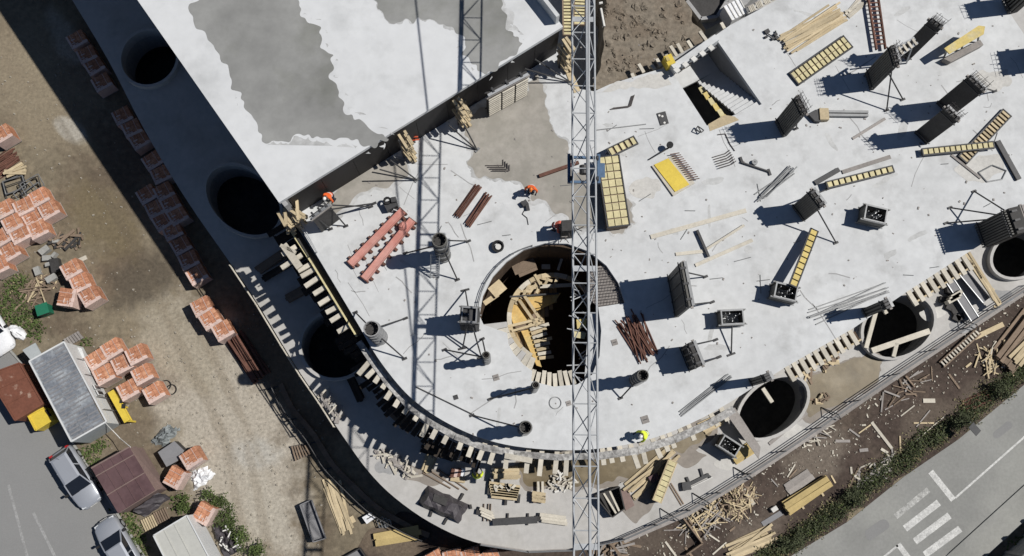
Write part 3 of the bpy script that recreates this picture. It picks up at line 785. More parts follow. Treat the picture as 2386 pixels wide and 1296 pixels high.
def skin_body(name, joints, edges, radii, m, parent, sub=2):
    me = bpy.data.meshes.new(name)
    me.from_pydata([Vector(j) for j in joints], edges, [])
    o = bpy.data.objects.new(name, me); COL.objects.link(o)
    o.modifiers.new('skin', 'SKIN')
    if not me.skin_vertices: me.attributes  # layer is made by the modifier
    for v, r in zip(me.skin_vertices[0].data, radii): v.radius = (r, r) if not isinstance(r, tuple) else r
    me.skin_vertices[0].data[0].use_root = True
    s = o.modifiers.new('sub', 'SUBSURF'); s.levels = sub; s.render_levels = sub
    dg = bpy.context.evaluated_depsgraph_get()
    nm = bpy.data.meshes.new_from_object(o.evaluated_get(dg))
    bpy.data.objects.remove(o)
    nm.materials.clear(); nm.materials.append(m)
    for p in nm.polygons: p.use_smooth = True
    r = bpy.data.objects.new(name, nm); COL.objects.link(r); r.parent = parent
    return r

def person(label, foot, z, rz, top_m, helm_m, legs_m, lean=0.0, crouch=0.0, arms=((.25, .35), (.3, .3)), grp='site workers', held=None):
    """lean: forward bend of the trunk (rad); crouch: 0..1"""
    t = thing('person', label, 'person', P(*foot, z), grp, rz)
    hip = .93-.42*crouch
    kn = .50-.10*crouch
    tr = [Vector((0, 0, hip))]
    fw, upv = math.sin(lean), math.cos(lean)
    def T(d, side=0.0, f=0.0): return Vector((side, d*fw+f*upv-.18*crouch, hip+d*upv-f*fw))
    J, E, Rr = [], [], []
    def add(p, r, par=None):
        J.append(p); Rr.append(r)
        if par is not None: E.append((par, len(J)-1))
        return len(J)-1
    pel = add(T(0), (.17, .12))
    wai = add(T(.18), (.15, .11), pel); che = add(T(.38), (.19, .12), wai)
    nk = add(T(.54), .062, che); nk2 = add(T(.60), .06, nk)
    hd = add(T(.70, 0, .02), (.085, .10), nk2); ht = add(T(.80, 0, .01), (.075, .09), hd)
    for s, (sw, fwd) in zip((-1, 1), arms):
        sh = add(T(.46, s*.20), .07, che)
        el = add(T(.22, s*(.27+.1*sw), fwd*.5), .048, sh)
        wr = add(T(.04+.16*fwd, s*(.24+.1*sw), .12+fwd*.75), .034, el)
        hn = add(J[wr]+(J[wr]-J[el]).normalized()*.09, .042, wr)
        d = (J[wr]-J[el]).normalized(); side = Vector((1, 0, 0))
        for k, q in enumerate((-.03, -.01, .01, .03)):
            f1 = add(J[hn]+d*.05+side*q, .012, hn); add(J[f1]+d*(.045-.008*abs(k-1.4))+Vector((0, 0, -.02)), .010, f1)
        th_ = add(J[hn]+d*.02-side*s*.05, .013, hn); add(J[th_]+d*.03, .011, th_)
    for s in (-1, 1):
        h_ = add(Vector((s*.10, -.18*crouch, hip-.06)), .10, pel)
        k_ = add(Vector((s*(.12+.06*crouch), .05+.28*crouch, kn)), .07, h_)
        a_ = add(Vector((s*.12, -.02-.05*crouch, .10)), .05, k_)
        add(Vector((s*.125, .15, .045)), (.05, .04), a_)
    body = skin_body('body', J, E, Rr, legs_m, t, 1)
    # workwear top over the trunk and sleeves
    Jt = [T(-.02), T(.18), T(.38), T(.52)]
    Et = [(0, 1), (1, 2), (2, 3)]; Rt = [(.185, .135), (.175, .13), (.205, .14), (.10, .09)]
    for s, (sw, fwd) in zip((-1, 1), arms):
        Jt += [T(.47, s*.205), T(.22, s*(.27+.1*sw), fwd*.5), T(.09+.12*fwd, s*(.25+.1*sw), .09+fwd*.62)]
        n = len(Jt); Et += [(2, n-3), (n-3, n-2), (n-2, n-1)]; Rt += [.088, .066, .05]
    skin_body('jacket', Jt, Et, Rt, top_m, t, 2)
    c = T(.22); mbb = MB()
    mbb.ring((0, 0), .155, .19, -.025, .025, 14)
    q = Matrix.Rotation(-lean, 3, 'X')
    mbb.v = [q @ Vector((v.x*1.08, v.y*.82, v.z))+c for v in mbb.v]
    mbb.build('reflective_band', refl, t, world=False)
    hc = T(.76, 0, .015)
    hb = MB(); hb.dome((0, 0, -.02), .105, .125, .13, 0, 14, 5)
    for v in hb.v: pass
    hb.v = [q @ v+hc for v in hb.v]
    skin = MB(); skin.dome((0, 0, -.13), .082, .096, .13, 0, 12, 5, -.75); skin.v = [q @ v+hc for v in skin.v]
    head = skin.build('face', skin_m, t, world=False, smooth=True)
    for s in (-1, 1):
        e = MB(); e.dome((s*.033, .088, -.10), .012, .008, .010, 0, 8, 3, -.9); e.v = [q @ v+hc for v in e.v]; e.build('eye', eye_m, head, world=False)
        e = MB(); e.dome((s*.085, 0, -.12), .012, .025, .035, 0, 8, 3, -.9); e.v = [q @ v+hc for v in e.v]; e.build('ear', skin_m, head, world=False)
    e = MB(); e.hexa([(-.015, .085, -.14), (.015, .085, -.14), (.012, .118, -.135), (-.012, .118, -.135)], [(-.008, .088, -.095), (.008, .088, -.095), (.006, .095, -.095), (-.006, .095, -.095)]); e.v = [q @ v+hc for v in e.v]; e.build('nose', skin_m, head, world=False)
    e = MB(); e.box((0, .086, -.168), .045, .012, .012); e.v = [q @ v+hc for v in e.v]; e.build('mouth', vest_rd, head, world=False)
    e = MB(); e.dome((0, -.02, -.10), .09, .088, .07, 0, 10, 3, -.4); e.v = [q @ v+hc for v in e.v]; e.build('hair', hair_m, t, world=False)
    hel = hb.build('helmet', helm_m, t, world=False, smooth=True)
    br = MB(); br.hexa([(-.08, .09, -.03), (.08, .09, -.03), (.06, .17, -.035), (-.06, .17, -.035)], [(-.08, .09, -.015), (.08, .09, -.015), (.06, .165, -.02), (-.06, .165, -.02)]); br.v = [q @ v+hc for v in br.v]; br.build('brim', helm_m, hel, world=False)
    for s in (-1, 1):
        MB().box((s*.125, .06, -.005), .10, .27, .10, 0, .85).build('boot', rubber, t, world=False)
    return t

# ================================================================== CRANE JIB OVERHEAD
ZJ = 22.6
CR = thing('tower_crane', 'grey lattice crane jib running overhead from the top edge to the bottom edge', 'crane', P(1360, 648, ZJ))
jl0, jl1 = P(1333, 0, ZJ), P(1337, 1296, ZJ)
jr0, jr1 = P(1384.5, 0, ZJ), P(1395, 1296, ZJ)
dl = (jl1-jl0).normalized()
wj = ((jr0-jl0).length+(jr1-jl1).length)/2
dn = Vector((-dl.y, dl.x, 0)); dn = dn if dn.x > 0 else -dn
jl0 = jl0+Vector((0, 0, 0)); J0 = jl0-dl*16; NB = 44; BAY = 1.36
HJ = 1.05
def jp(i, side):
    p = J0+dl*BAY*i
    return p if side == 0 else p+dn*wj if side == 1 else p+dn*wj*.56+Vector((0, 0, HJ))
for nm_, s, r in (('bottom_chord', 0, .052), ('bottom_chord', 1, .052), ('top_chord', 2, .068)):
    MB().tube(jp(0, s), jp(NB, s), r, 6).build(nm_, jib_m, CR)
for i in range(NB):
    MB().tube(jp(i, 0), jp(i, 1), .03, 5).build('cross_bar', jib_m, CR)
    a, b = (0, 1) if i % 2 else (1, 0)
    MB().tube(jp(i, a), jp(i+1, b), .026, 5).build('bottom_diagonal', jib_m, CR)
    for s in (0, 1):
        if i % 2 == 0:
            MB().tube(jp(i, s), jp(i+1, 2), .026, 5).build('side_diagonal', jib_m, CR)
            MB().tube(jp(i+1, 2), jp(min(i+2, NB), s), .026, 5).build('side_diagonal', jib_m, CR)
# walkway plates every few bays and the pendant bar rising towards the tower
for i in range(3, NB, 9):
    MB().bar(mid_of(jp(i, 0), jp(i+1, 0))+dn*.02, mid_of(jp(i, 1), jp(i+1, 1))-dn*.02, .26, .03).build('joint_plate', jib_m, CR)
pt = J0+dl*((P(1365, 690, ZJ)-J0).dot(dl))+dn*wj*.56+Vector((0, 0, HJ+.05))
MB().tube(pt, pt-dl*42+Vector((0, 0, 7.2))-dn*.35, .05, 6).build('pendant_bar', jib_m, CR)
# trolley, blue
tc = J0+dl*((P(1364, 392, ZJ)-J0).dot(dl))+dn*wj*.5
TR = thing('crane_trolley', 'blue trolley carriage hanging under the grey crane jib', 'crane trolley', tc-Vector((0, 0, .5)))
for s in (-1, 1):
    MB().bar(tc+dn*s*(wj/2+.16)-dl*.7-Vector((0, 0, .12)), tc+dn*s*(wj/2+.16)+dl*.7-Vector((0, 0, .12)), .14, .2).build('side_frame', blue_steel, TR)
    MB().bar(tc-dn*(wj/2+.2)+dl*s*.6-Vector((0, 0, .26)), tc+dn*(wj/2+.2)+dl*s*.6-Vector((0, 0, .26)), .12, .12).build('cross_frame', blue_steel, TR)
    for k in (-.5, .5):
        MB().tube(tc+dn*s*(wj/2+.04)+dl*k-Vector((0, 0, .02)), tc+dn*s*(wj/2+.14)+dl*k-Vector((0, 0, .02)), .12, 10).build('wheel', steel_dark, TR)
MB().bar(tc+dn*(wj/2+.36)-dl*.35-Vector((0, 0, .3)), tc+dn*(wj/2+.36)+dl*.35-Vector((0, 0, .3)), .22, .05).build('maintenance_platform', blue_steel, TR)
MB().tube(tc-dl*.2-Vector((0, 0, .26)), tc+dl*.2-Vector((0, 0, .26)), .2, 12).build('rope_sheave', steel_dark, TR)

# ================================================================== FORMS ON THE MAIN FLOOR
cf = round_form('tall round column form with a ladder and wide braces left of the round opening', (1034, 598), .40, 4.2, [((1092, 562), .75), ((1066, 652), .7), ((945, 590), .6)])
lad = thing('ladder', 'short steel ladder leaning on the tall round column form', 'ladder', P(1012, 645, M), 'ladders')
la, lb = P(1013, 648, M), P(1014, 592, M+1.9)
lw = Vector((.24, 0, 0))
for s in (-1, 1): MB().bar(la+lw*s, lb+lw*s, .06).build('rail', steel_galv, lad)
for i in range(9): MB().tube(la-lw+(lb-la)*(i+.5)/9, la+lw+(lb-la)*(i+.5)/9, .025, 5).build('rung', steel_galv, lad)
round_form('thick grey round column form at the curved left edge of the floor', (886, 788), .43, 3.9, [((943, 836), .5), ((945, 742), .7), ((828, 728), .6)], concrete_grey)
round_form('small round column form below the square form beside the round opening', (1134, 842), .20, 3.2, [((1036, 815), .5), ((1124, 790), .8)])
round_form('thinnest round column form touching the lower rim of the round opening', (1243, 908), .19, 3.2, [((1142, 930), .45)])
round_form('round column form nearest the front edge of the main floor', (1221, 1001), .33, 3.3, [((1100, 968), .4)])
round_form('stained round column form right of the overhead crane jib', (1478, 887), .31, 3.3, [((1446, 928), .5)])
t = box_form('grey square column form with many clamps at the left rim of the round opening', (1097, 752), .78, .78, -.06, 3.0, feet=[(1084, 676), (1122, 833), (1078, 812)], grp='clamped square forms')
for k in range(9): MB().box((0, 0, .2+k*.31), 1.02, 1.02, .07).build('clamp', steel_dark, t, world=False)
wall_panel('wide bare wall form panel with braces behind, right of the round opening', (1552, 645), (1570, 741), 4.0, .35, 4, [((1644, 645), .1, .7), ((1660, 704), .9, .7), ((1605, 668), .3, .3)], m=panelgrey)
wall_panel('low double wall form below the wide bare panel, above the stained round column', (1582, 812), (1604, 866), 2.2, .5, 4, [((1668, 792), .1, .8), ((1676, 832), .9, .8)])
wall_panel('ribbed wall form beside the long beam with a tan head', (1803, 284), (1822, 322), 3.9, .4, 9, [((1855, 300), .8, .7)], rebar=5)
wall_panel('ribbed wall form with a narrow steel platform, above the crossing braces', (2013, 170), (2025, 212), 3.8, .35, 9, [((2066, 257), .9, .8), ((2104, 232), .5, .6)], rebar=5)
wall_panel('bare dark wall form with bent bars on top, behind the steel platform', (2088, 128), (2114, 146), 4.3, .45, 0, rebar=6)
wall_panel('long bare dark wall form, upper of the pair left of the crossed yellow panels', (2178, 243), (2212, 276), 3.9, .4, 0, [((2318, 213), .3, .9)], rebar=6)
wall_panel('long bare dark wall form, lower of the pair left of the crossed yellow panels', (2127, 312), (2156, 340), 3.9, .4, 0, rebar=5)
wall_panel('ribbed wall form standing over its own dark shadow in mid floor', (1843, 482), (1870, 518), 3.2, .4, 10, [((1948, 566), .9, .7), ((1930, 440), .1, .5)])
wall_panel('long ribbed wall form at the right edge above the oval opening', (2268, 524), (2288, 580), 3.4, 1.2, 10, [((2214, 484), .0, .5), ((2270, 446), .1, .8), ((2205, 520), .1, .4)], capm=timber_grey)
wall_panel('dark wall form at the top right corner of the floor', (2331, 2), (2346, 36), 3.4, .9, 5, rebar=5)
wall_panel('wall form at the right edge throwing a shadow beside the yellow table form', (2398, 112), (2412, 168), 3.0, .6, 5, rebar=5)
wall_panel('narrow upright form at the floor edge beside the near oval opening', (1742, 886), (1750, 902), 3.0, .5, 3, grp='narrow upright forms at the floor edge')
wall_panel('narrow upright form at the floor edge beside the middle oval opening', (2004, 722), (2014, 742), 3.0, .5, 3, grp='narrow upright forms at the floor edge')
# steel platform on the ribbed wall form
t = thing('work_platform', 'narrow white steel working platform fixed on the ribbed wall form', 'platform', P(2095, 150, M))
for a, b in [((2080, 118), (2130, 88)), ((2092, 134), (2138, 100))]: MB().bar(P(*a, M+3.3), P(*b, M+3.6), .12, .12).build('rail', steel_galv, t)
for k in range(5): MB().bar(P(2082+11*k, 117-6.5*k, M+3.4+.06*k), P(2094+10.5*k, 133-7*k, M+3.4+.06*k), .14, .06).build('plank', timber_white, t)
MB().tube(P(2112, 148, M), P(2132, 92, M+3.5), .05, 5).build('brace', steel_galv, t)
box_form('open box form with a rim left of the edge wall form, in mid floor', (2024, 510), 1.2, .85, -.24, 1.1)
box_form('open box form full of steel offcuts at the foot of the narrow yellow panel', (1818, 688), 1.2, .8, -.24, 1.15)
box_form('open box form with one long brace, right of the fan of brown poles', (1697, 745), 1.22, .78, .05, 1.0, feet=[(1704, 826)])
box_form('open box form among timber on the lower slab by the oval opening', (1690, 1040), 1.15, .75, -.58, 1.2, z=L)

# steel props, wall panel under the roof edge
t = wall_panel('pale ribbed wall form standing under the roof edge beside the crane', (1133, 258), (1222, 210), 2.9, .3, 0, m=plydark, capm=steel_galv)
A, B = P(1131, 262, M), P(1222, 212, M)
for k in range(3):
    for j in range(9):
        q = A+(B-A)*((k+.5)/3)
        d = (B-A).normalized()
        q2 = q+Vector((-d.y, d.x, 0))*(-1 if -d.y < 0 else 1)*.37
        MB().bar(q2-d*.40+Vector((0, 0, .25+j*.29)), q2+d*.40+Vector((0, 0, .25+j*.29)), .08, .13).build('batten', timber_white, t)
t = wall_panel('dark wall form beneath the roof corner beside the worker in a white helmet', (747, 537), (787, 507), 3.3, .2, 0, [((806, 527), .95, .7), ((770, 534), .2, .8), ((864, 482), 1.0, .9), ((872, 474), .6, .9)])

# ------------------------------------------------------------------ yellow panels
slat_panel('wide yellow slatted panel with two rows of slats below the timber pile', (1849, 186), (1974, 99), 40, 13, rows=2, fill=.7)
slat_panel('short yellow ladder-like panel lying level across the diagonal one', (2148, 356), (2313, 339), 19, 13, rise=(.2, .3), grp='yellow ladder-like form panels')
slat_panel('yellow ladder-like panel lying diagonally under the level one', (2241, 374), (2344, 265), 29, 16, fill=.55, m=timber, grp='yellow ladder-like form panels')
slat_panel('yellow ladder-like panel beside the dark ribbed wall form in mid floor', (1925, 433), (2079, 395), 19, 11, fill=.7, grp='yellow ladder-like form panels', rise=(.3, .15))
slat_panel('narrow yellow panel leaning from the floor up against an open box form', (1846, 668), (1896, 538), 21, 10, rise=(1.15, .35), fill=.8, m=yellow, grp='yellow ladder-like form panels')
slat_panel('big yellow stack of slatted frames right beside the crane jib', (1416, 366), (1441, 528), 56, 9, rise=(.75, .75), rows=3, m=yellow_pale, fill=.86, base=timber_brown)
slat_panel('short tilted yellow ladder frame at the upper end of the big yellow stack', (1418, 358), (1480, 328), 24, 5, rise=(.6, .3), fill=.6, grp='yellow ladder-like form panels')
slat_panel('yellow box beam with a dark gap lying on the lower slab', (1530, 1168), (1567, 1074), 22, 8, z=L, rise=(.9, .9), m=yellow_pale, fill=.88, base=plydark, railm=timber)
slat_panel('yellow slatted deck at the top edge under the crane jib, wider of the pair', (1352, -30), (1349, 60), 31, 12, z=12.6, rise=(.6, .6), fill=.62, m=yellow_pale, grp='yellow slatted decks beside the roof', railm=timber_brown)
slat_panel('yellow slatted deck next to the roof corner at the top edge', (1320, -30), (1322, 84), 24, 15, z=13.2, rise=(.6, .6), fill=.62, m=yellow_pale, grp='yellow slatted decks beside the roof', railm=timber_brown)

# yellow sheet with a row of steel dowels
t = thing('dowelled_form', 'yellow form sheet with a row of steel dowels along its edge', 'formwork', P(1566, 412, M))
c4 = PP([(1518, 388), (1568, 364), (1618, 428), (1568, 458)], M)
MB().prism(c4[::-1], M+.02, M+.12).build('base_sheet', timber_white, t)
MB().prism(PP([(1523, 386), (1556, 371), (1605, 432), (1572, 449)], M)[::-1], M+.122, M+.17).build('yellow_sheet', yellow_paint, t)
for i in range(14):
    p = c4[1]+(c4[2]-c4[1])*(i+.5)/14
    MB().tube(p+Vector((-.25, .1, .2)), p+Vector((.3, .18, .26)), .03, 5).build('dowel', rust, t)
# yellow table form, top right
t = thing('table_form', 'yellow plywood table form on grey steel trestles at the upper right', 'formwork', P(2235, 110, M))
MB().prism(PP([(2200, 113), (2280, 60), (2295, 62), (2292, 80), (2212, 126)], M+1.3)[::-1], M+1.25, M+1.32).build('plywood_top', yellow, t)
MB().prism(PP([(2196, 140), (2212, 148), (2288, 108), (2280, 96)], M+.3), M+.02, M+.5).build('trestle_frame', timber_grey, t)
for a, b in [((2200, 133), (2206, 118)), ((2278, 100), (2282, 70)), ((2240, 118), (2245, 95))]: MB().tube(P(*a, M), P(*b, M+1.25), .06, 6).build('leg', steel, t)

# ------------------------------------------------------------------ red steel walings
def waling(label, a, b, seed):
    A, B = P(*a, M), P(*b, M); t = thing('red_steel_beam', label, 'steel beam', mid_of(A, B), 'red steel beams')
    d = (B-A).normalized(); y = Vector((-d.y, d.x, 0)); ln = (B-A).length; H = Vector((0, 0, .22))
    MB().bar(A+H, B+H, .40, .16).build('beam', red_steel, t)
    for s in (-1, 1):
        MB().bar(A+H+y*s*.19, B+H+y*s*.19, .05, .26).build('flange', red_steel, t)
        for i in range(8):
            p = A+d*ln*(i+.5)/8+y*s*.3
            MB().box((p.x, p.y, M), .16, .2, .2, math.atan2(d.y, d.x)).build('lug', rust, t)
    for p in (A, B): MB().bar(p-y*.3+Vector((0, 0, .14)), p+y*.3+Vector((0, 0, .14)), .1, .26).build('end_plate', rust, t)
waling('red steel beam lying nearer the left edge, with dark lugs', (818, 618), (940, 494), 1)
waling('red steel beam with a red lump on it, nearer the braced round form', (850, 652), (962, 516), 2)
mb = MB(); mb.dome(P(939, 527, M+.3), .3, .26, .26, .6, 10, 4); mb.jitter(.03, 4)
tag(mb.build('red_bag', red_steel), 'rounded red lump sitting on the nearer red steel beam', 'bag')

# ------------------------------------------------------------------ poles, bars, planks on the main floor
plank_pile('bundle of reddish scaffold poles, left half of the pair near the roof', (1064, 506), (1116, 432), 22, 9, M, rust, 'pole_bundle', 'poles', 'bundled poles', .05, .02, .075, .07, 3, 3, 'pole', True)
plank_pile('bundle of reddish scaffold poles, right half of the pair near the roof', (1088, 528), (1140, 452), 22, 9, M, rust, 'pole_bundle', 'poles', 'bundled poles', .05, .03, .075, .07, 3, 4, 'pole', True)
plank_pile('fan of long brown poles spilling over the shadow of the wide panel', (1462, 738), (1512, 836), 62, 26, M, rust, 'pole_fan', 'poles', None, .12, .16, .085, .08, 3, 5, 'pole', True)
plank_pile('heap of grey steel bars left of the dark ribbed wall form', (1768, 462), (1850, 392), 24, 9, M, steel, 'bar_heap', 'steel bars', None, .12, .07, .07, .06, 3, 6, 'bar', True)
plank_pile('pale planks piled loosely at the upper right, above the wide yellow panel', (1822, 106), (1958, 32), 60, 22, M, timber, 'plank_pile', 'planks', 'plank piles', .09, .05, .13, .07, 3, 8)
plank_pile('long grey bars lying over the floor edge above the middle oval opening', (1882, 742), (2070, 668), 34, 9, M, steel, 'bar_bundle', 'steel bars', None, .06, .05, .06, .06, 2, 9, 'bar', True)
plank_pile('three long grey pipes lying near the front edge beside the oval opening', (1584, 966), (1702, 872), 14, 4, M, steel, 'pipe_bundle', 'pipes', None, .05, .02, .07, .07, 1, 10, 'pipe', True)
plank_pile('few pinkish boards lying at the top edge beside the ladder cage', (1968, 34), (2024, -4), 26, 6, M, timber_white, 'board_pile', 'planks', 'plank piles', .1, .1, .14, .05, 2, 11)
for i, (lab, a, b, w, h, m_) in enumerate([
    ('longest pale plank lying level between the yellow stack and the ribbed form', (1516, 553), (1738, 491), .26, .06, timber_white),
    ('pale plank lying under the black steel bar', (1574, 593), (1648, 585), .2, .06, timber_white),
    ('pale plank rising from the black steel bar to the upper right', (1645, 582), (1733, 526), .14, .06, timber_white),
    ('pale plank with a dark end, lowest of the loose four', (1620, 619), (1753, 560), .2, .06, timber_white),
    ('grey plank lying along the upper side of a yellow ladder-like panel', (1962, 402), (2074, 366), .24, .07, timber_grey),
    ('thin grey board lying alone between two dark wall forms', (1986, 324), (2062, 277), .16, .05, timber_grey)]):
    single('plank', lab, 'plank', a, b, w, h, M, m_, 'loose planks on the main floor', .06 if i in (2,) else 0)
single('steel_bar', 'black steel bar lying across three pale planks', 'steel bar', (1623, 538), (1650, 600), .14, .12, M, steel_dark, None, .1)
single('steel_channel', 'dark steel channel standing out from the end of the level yellow panel', 'steel bar', (2322, 330), (2372, 420), .3, .16, M, steel_dark)
single('dark_batten', 'dark batten lying at the foot of the grey plank', 'batten', (1898, 428), (1954, 396), .28, .12, M, steel_dark)
single('rusty_angle', 'rusty brown steel section lying across the damp patch by the crane', 'steel bar', (1256, 412), (1348, 380), .2, .18, M, rust)
single('thin_rod', 'thin dark rod lying straight below the rebar corner mats', 'rod', (1388, 304), (1505, 290), .05, .05, M, steel)
single('long_rod', 'long dark rod lying near the curved front edge left of the front column', 'rod', (970, 902), (1110, 970), .06, .06, M, steel_dark)
# beam with a tan head
t = thing('form_beam', 'long grey form beam with a tan block at its dark left end', 'formwork', P(1965, 266, M))
for s in (-1, 1): MB().bar(P(1928, 265+s*4, M+.15), P(2022, 266+s*4, M+.15), .15, .24).build('beam', steel, t)
MB().bar(P(1908, 268, M+.2), P(1929, 268, M+.2), .72, .38).build('head_block', timber, t)
MB().prism(PP([(1880, 270), (1908, 255), (1908, 288), (1895, 286)], M)[::-1], M+.01, M+.3).build('end_shoe', steel_dark, t)
# reddish ladder cage at the top
t = thing('ladder_cage', 'rusty ladder-like reinforcement cage lying at the top edge', 'reinforcement', P(2045, 50, M))
for a, b in [((2020, -20), (2042, 116)), ((2044, -20), (2063, 114))]: MB().bar(P(*a, M+.3), P(*b, M+.3), .09, .2).build('side_bar', rust, t)
for i in range(13): MB().bar(P(2022+1.5*i, -12+9.6*i, M+.34), P(2046+1.4*i, -13+9.6*i, M+.34), .07, .07).build('rung', rust, t)
# grey square frame
t = thing('wire_rectangle', 'empty grey steel frame lying right of the crossed yellow panels', 'frame', P(2300, 405, M))
fr = [(2280, 402), (2312, 385), (2345, 398), (2335, 418), (2300, 424)]
for a, b in zip(fr, fr[1:]+fr[:1]): MB().tube(P(*a, M+.05), P(*b, M+.05), .04, 5).build('bar', steel, t)
single('plank', 'thin grey batten running down from the crossed yellow panels to the frame', 'plank', (2216, 362), (2284, 416), .14, .06, M, timber_grey, 'loose planks on the main floor')
# small things on the floor
t = thing('slotted_plate', 'small dark plate with three white holes lying near the stairs', 'plate', P(1545, 277, M))
MB().prism(PP([(1530, 265), (1550, 260), (1558, 288), (1539, 293)], M)[::-1], M+.005, M+.06).build('plate', steel_dark, t)
for c in [(1536, 270), (1543, 272), (1548, 287)]: MB().ring(P(*c, M), .001, .07, M+.061, M+.07, 8).build('hole_cover', paper, t)
for lab, c, s in [('small grey drain plate beside the pale hoop', (1325, 940), .28), ('small dark drain plate left of the front column', (1062, 926), .26), ('pale square drain plate above the crouching worker', (1503, 978), .42), ('pale square drain plate right of the round opening', (1432, 798), .34), ('pale square drain plate below the small round columns', (1156, 880), .34)]:
    tt = thing('drain_plate', lab, 'drain cover', P(*c, M), 'drain plates on the main floor', .3)
    MB().box((0, 0, .004), s, s, .03).build('plate', steel_dark if 'dark' in lab else timber_grey, tt, world=False)
    MB().box((0, 0, .035), s*.6, s*.12, .01).build('grip', steel_dark, tt, world=False)
tag(MB().ring(P(1294, 939, M), .31, .35, M+.005, M+.05, 28).build('hoop', steel), 'pale wire hoop lying on the floor below the round opening', 'hoop')
t = thing('hose_coil', 'black coiled hose around a white core left of the round opening', 'hose', P(1160, 576, M))
for k in range(3): MB().ring(P(1160, 576, M), .22+.03*k, .3+.03*k, M+.02+.09*k, M+.1+.09*k, 18).build('coil', rubber, t)
MB().ring(P(1161, 577, M), .001, .17, M+.01, M+.2, 12).build('core', paper, t)
t = thing('site_pump', 'small black machine standing at the upper ends of the red beams', 'machine', P(912, 482, M))
MB().box(P(912, 482, M), .7, .5, .5, .5).build('engine', steel_dark, t); MB().ring(P(905, 474, M), .12, .24, M+.5, M+.62, 10).build('flywheel', rubber, t)
MB().tube(P(916, 488, M+.4), P(932, 494, M+.2), .05, 6).build('handle', steel, t); MB().box(P(920, 473, M), .3, .3, .75, .2).build('tank', steel_dark, t)
t = thing('vibrator_motor', 'small dark tool with a trailing cable below the kneeling orange worker', 'tool', P(1222, 484, M))
MB().box(P(1222, 476, M), .35, .3, .3, .6).build('motor', steel_dark, t); MB().box(P(1229, 484, M), .2, .4, .2, .2).build('handle', steel_dark, t)
MB().path(PP([(1222, 490), (1217, 499), (1228, 508), (1231, 524)], M+.03), .025).build('cable', rubber, t)
t = thing('wire_trestle', 'small grey wire trestle standing below the stairs', 'trestle', P(1628, 302, M))
for a, b in [((1620, 303), (1626, 294)), ((1626, 294), (1640, 304)), ((1640, 304), (1634, 309)), ((1634, 309), (1620, 303)), ((1626, 294), (1634, 309))]: MB().tube(P(*a, M+.25), P(*b, M+.25), .035, 5).build('bar', steel_dark, t)
t = thing('cable_reel', 'black round tool with a pole above the dowelled yellow sheet', 'tool', P(1556, 346, M))
MB().ring(P(1557, 345, M), .02, .2, M+.5, M+.62, 12).build('drum', rubber, t)
MB().tube(P(1556, 346, M), P(1558, 344, M+.5), .06, 6).build('post', steel_dark, t); MB().tube(P(1512, 372, M+.08), P(1556, 346, M+.4), .04, 5).build('pole', steel_dark, t)
t = thing('site_tools', 'cluster of small black tools lying left of the loose plank pile', 'tools', P(1800, 82, M))
for c, s in [((1786, 75), .3), ((1784, 88), .16), ((1806, 82), .2), ((1800, 92), .18), ((1809, 90), .22)]: MB().box(P(*c, M), s, s*.8, .16, .5).build('tool', steel_dark, t)
MB().tube(P(1788, 78, M+.1), P(1806, 90, M+.1), .04, 5).build('shaft', steel_dark, t); MB().tube(P(1807, 72, M+.1), P(1808, 88, M+.1), .05, 5).build('shaft', steel_dark, t)
t = thing('push_prop', 'dark adjustable prop with a round foot lying between the forms', 'prop', P(1757, 384, M))
MB().tube(P(1726, 378, M+.1), P(1792, 400, M+.1), .06, 6).build('shaft', steel_dark, t); MB().ring(P(1757, 380, M), .04, .17, M+.05, M+.2, 12).build('nut', steel, t)
for c in [(1727, 374), (1792, 402)]: MB().box(P(*c, M), .14, .4, .1, .3).build('end_plate', steel_dark, t)
# bent reinforcement corners lying in nests
def nest(label, pts, n, dx, dy, z=M, m=rebar_m, r=.03):
    t = thing('bent_bars', label, 'reinforcement', P(*pts[0], z), 'nests of bent reinforcement')
    for i in range(n): MB().path([P(x+dx*i, y+dy*i, z+.04+.02*i) for x, y in pts], r, 5).build('bar', m, t)
nest('nest of bent bars lying on the damp patch under the roof edge', [(1131, 386), (1172, 386), (1172, 372)], 4, 5, 4)
nest('nest of bent bars right of the crane near the earth bank', [(1422, 255), (1464, 250), (1472, 224)], 3, 3, -1.5)
nest('nest of bent bars left of the adjustable prop', [(1660, 367), (1690, 358), (1700, 350)], 6, 3, 5)
nest('single kinked bar above the nest of bent bars', [(1672, 314), (1690, 312), (1700, 335), (1712, 352)], 1, 0, 0)
ROD_AT = [((1416, 450), 'the big yellow stack'), ((1566, 412), 'the dowelled yellow sheet'), ((1757, 384), 'the adjustable prop'), ((1855, 500), 'the mid floor ribbed form'), ((2024, 510), 'the box form in mid floor'), ((1870, 600), 'the narrow leaning yellow panel'), ((1700, 560), 'the loose pale planks'), ((1697, 745), 'the box form with a brace'), ((1580, 690), 'the wide bare panel'), ((1490, 790), 'the fan of brown poles'), ((1100, 480), 'the bundled reddish poles'), ((1240, 446), 'the crouching orange worker'), ((2240, 345), 'the crossed yellow panels'), ((2140, 300), 'the pair of bare dark forms'), ((1970, 730), 'the long grey bars')]
def rod_label(x, y, l, a):
    w = min(ROD_AT, key=lambda q: (q[0][0]-x)**2+(q[0][1]-y)**2)
    side = ('above' if y < w[0][1]-25 else 'below' if y > w[0][1]+25 else 'level with')+(' left of' if x < w[0][0]-25 else ' right of' if x > w[0][0]+25 else '')
    return '%s thin steel rod %s, %s %s' % ('short' if l < 24 else 'long' if l > 34 else 'middling', 'upright' if a > 1 else 'nearly level' if abs(a) < .2 else 'slanting', side.replace('level with left of', 'left of').replace('level with right of', 'right of'), w[1])
rr = random.Random(31)
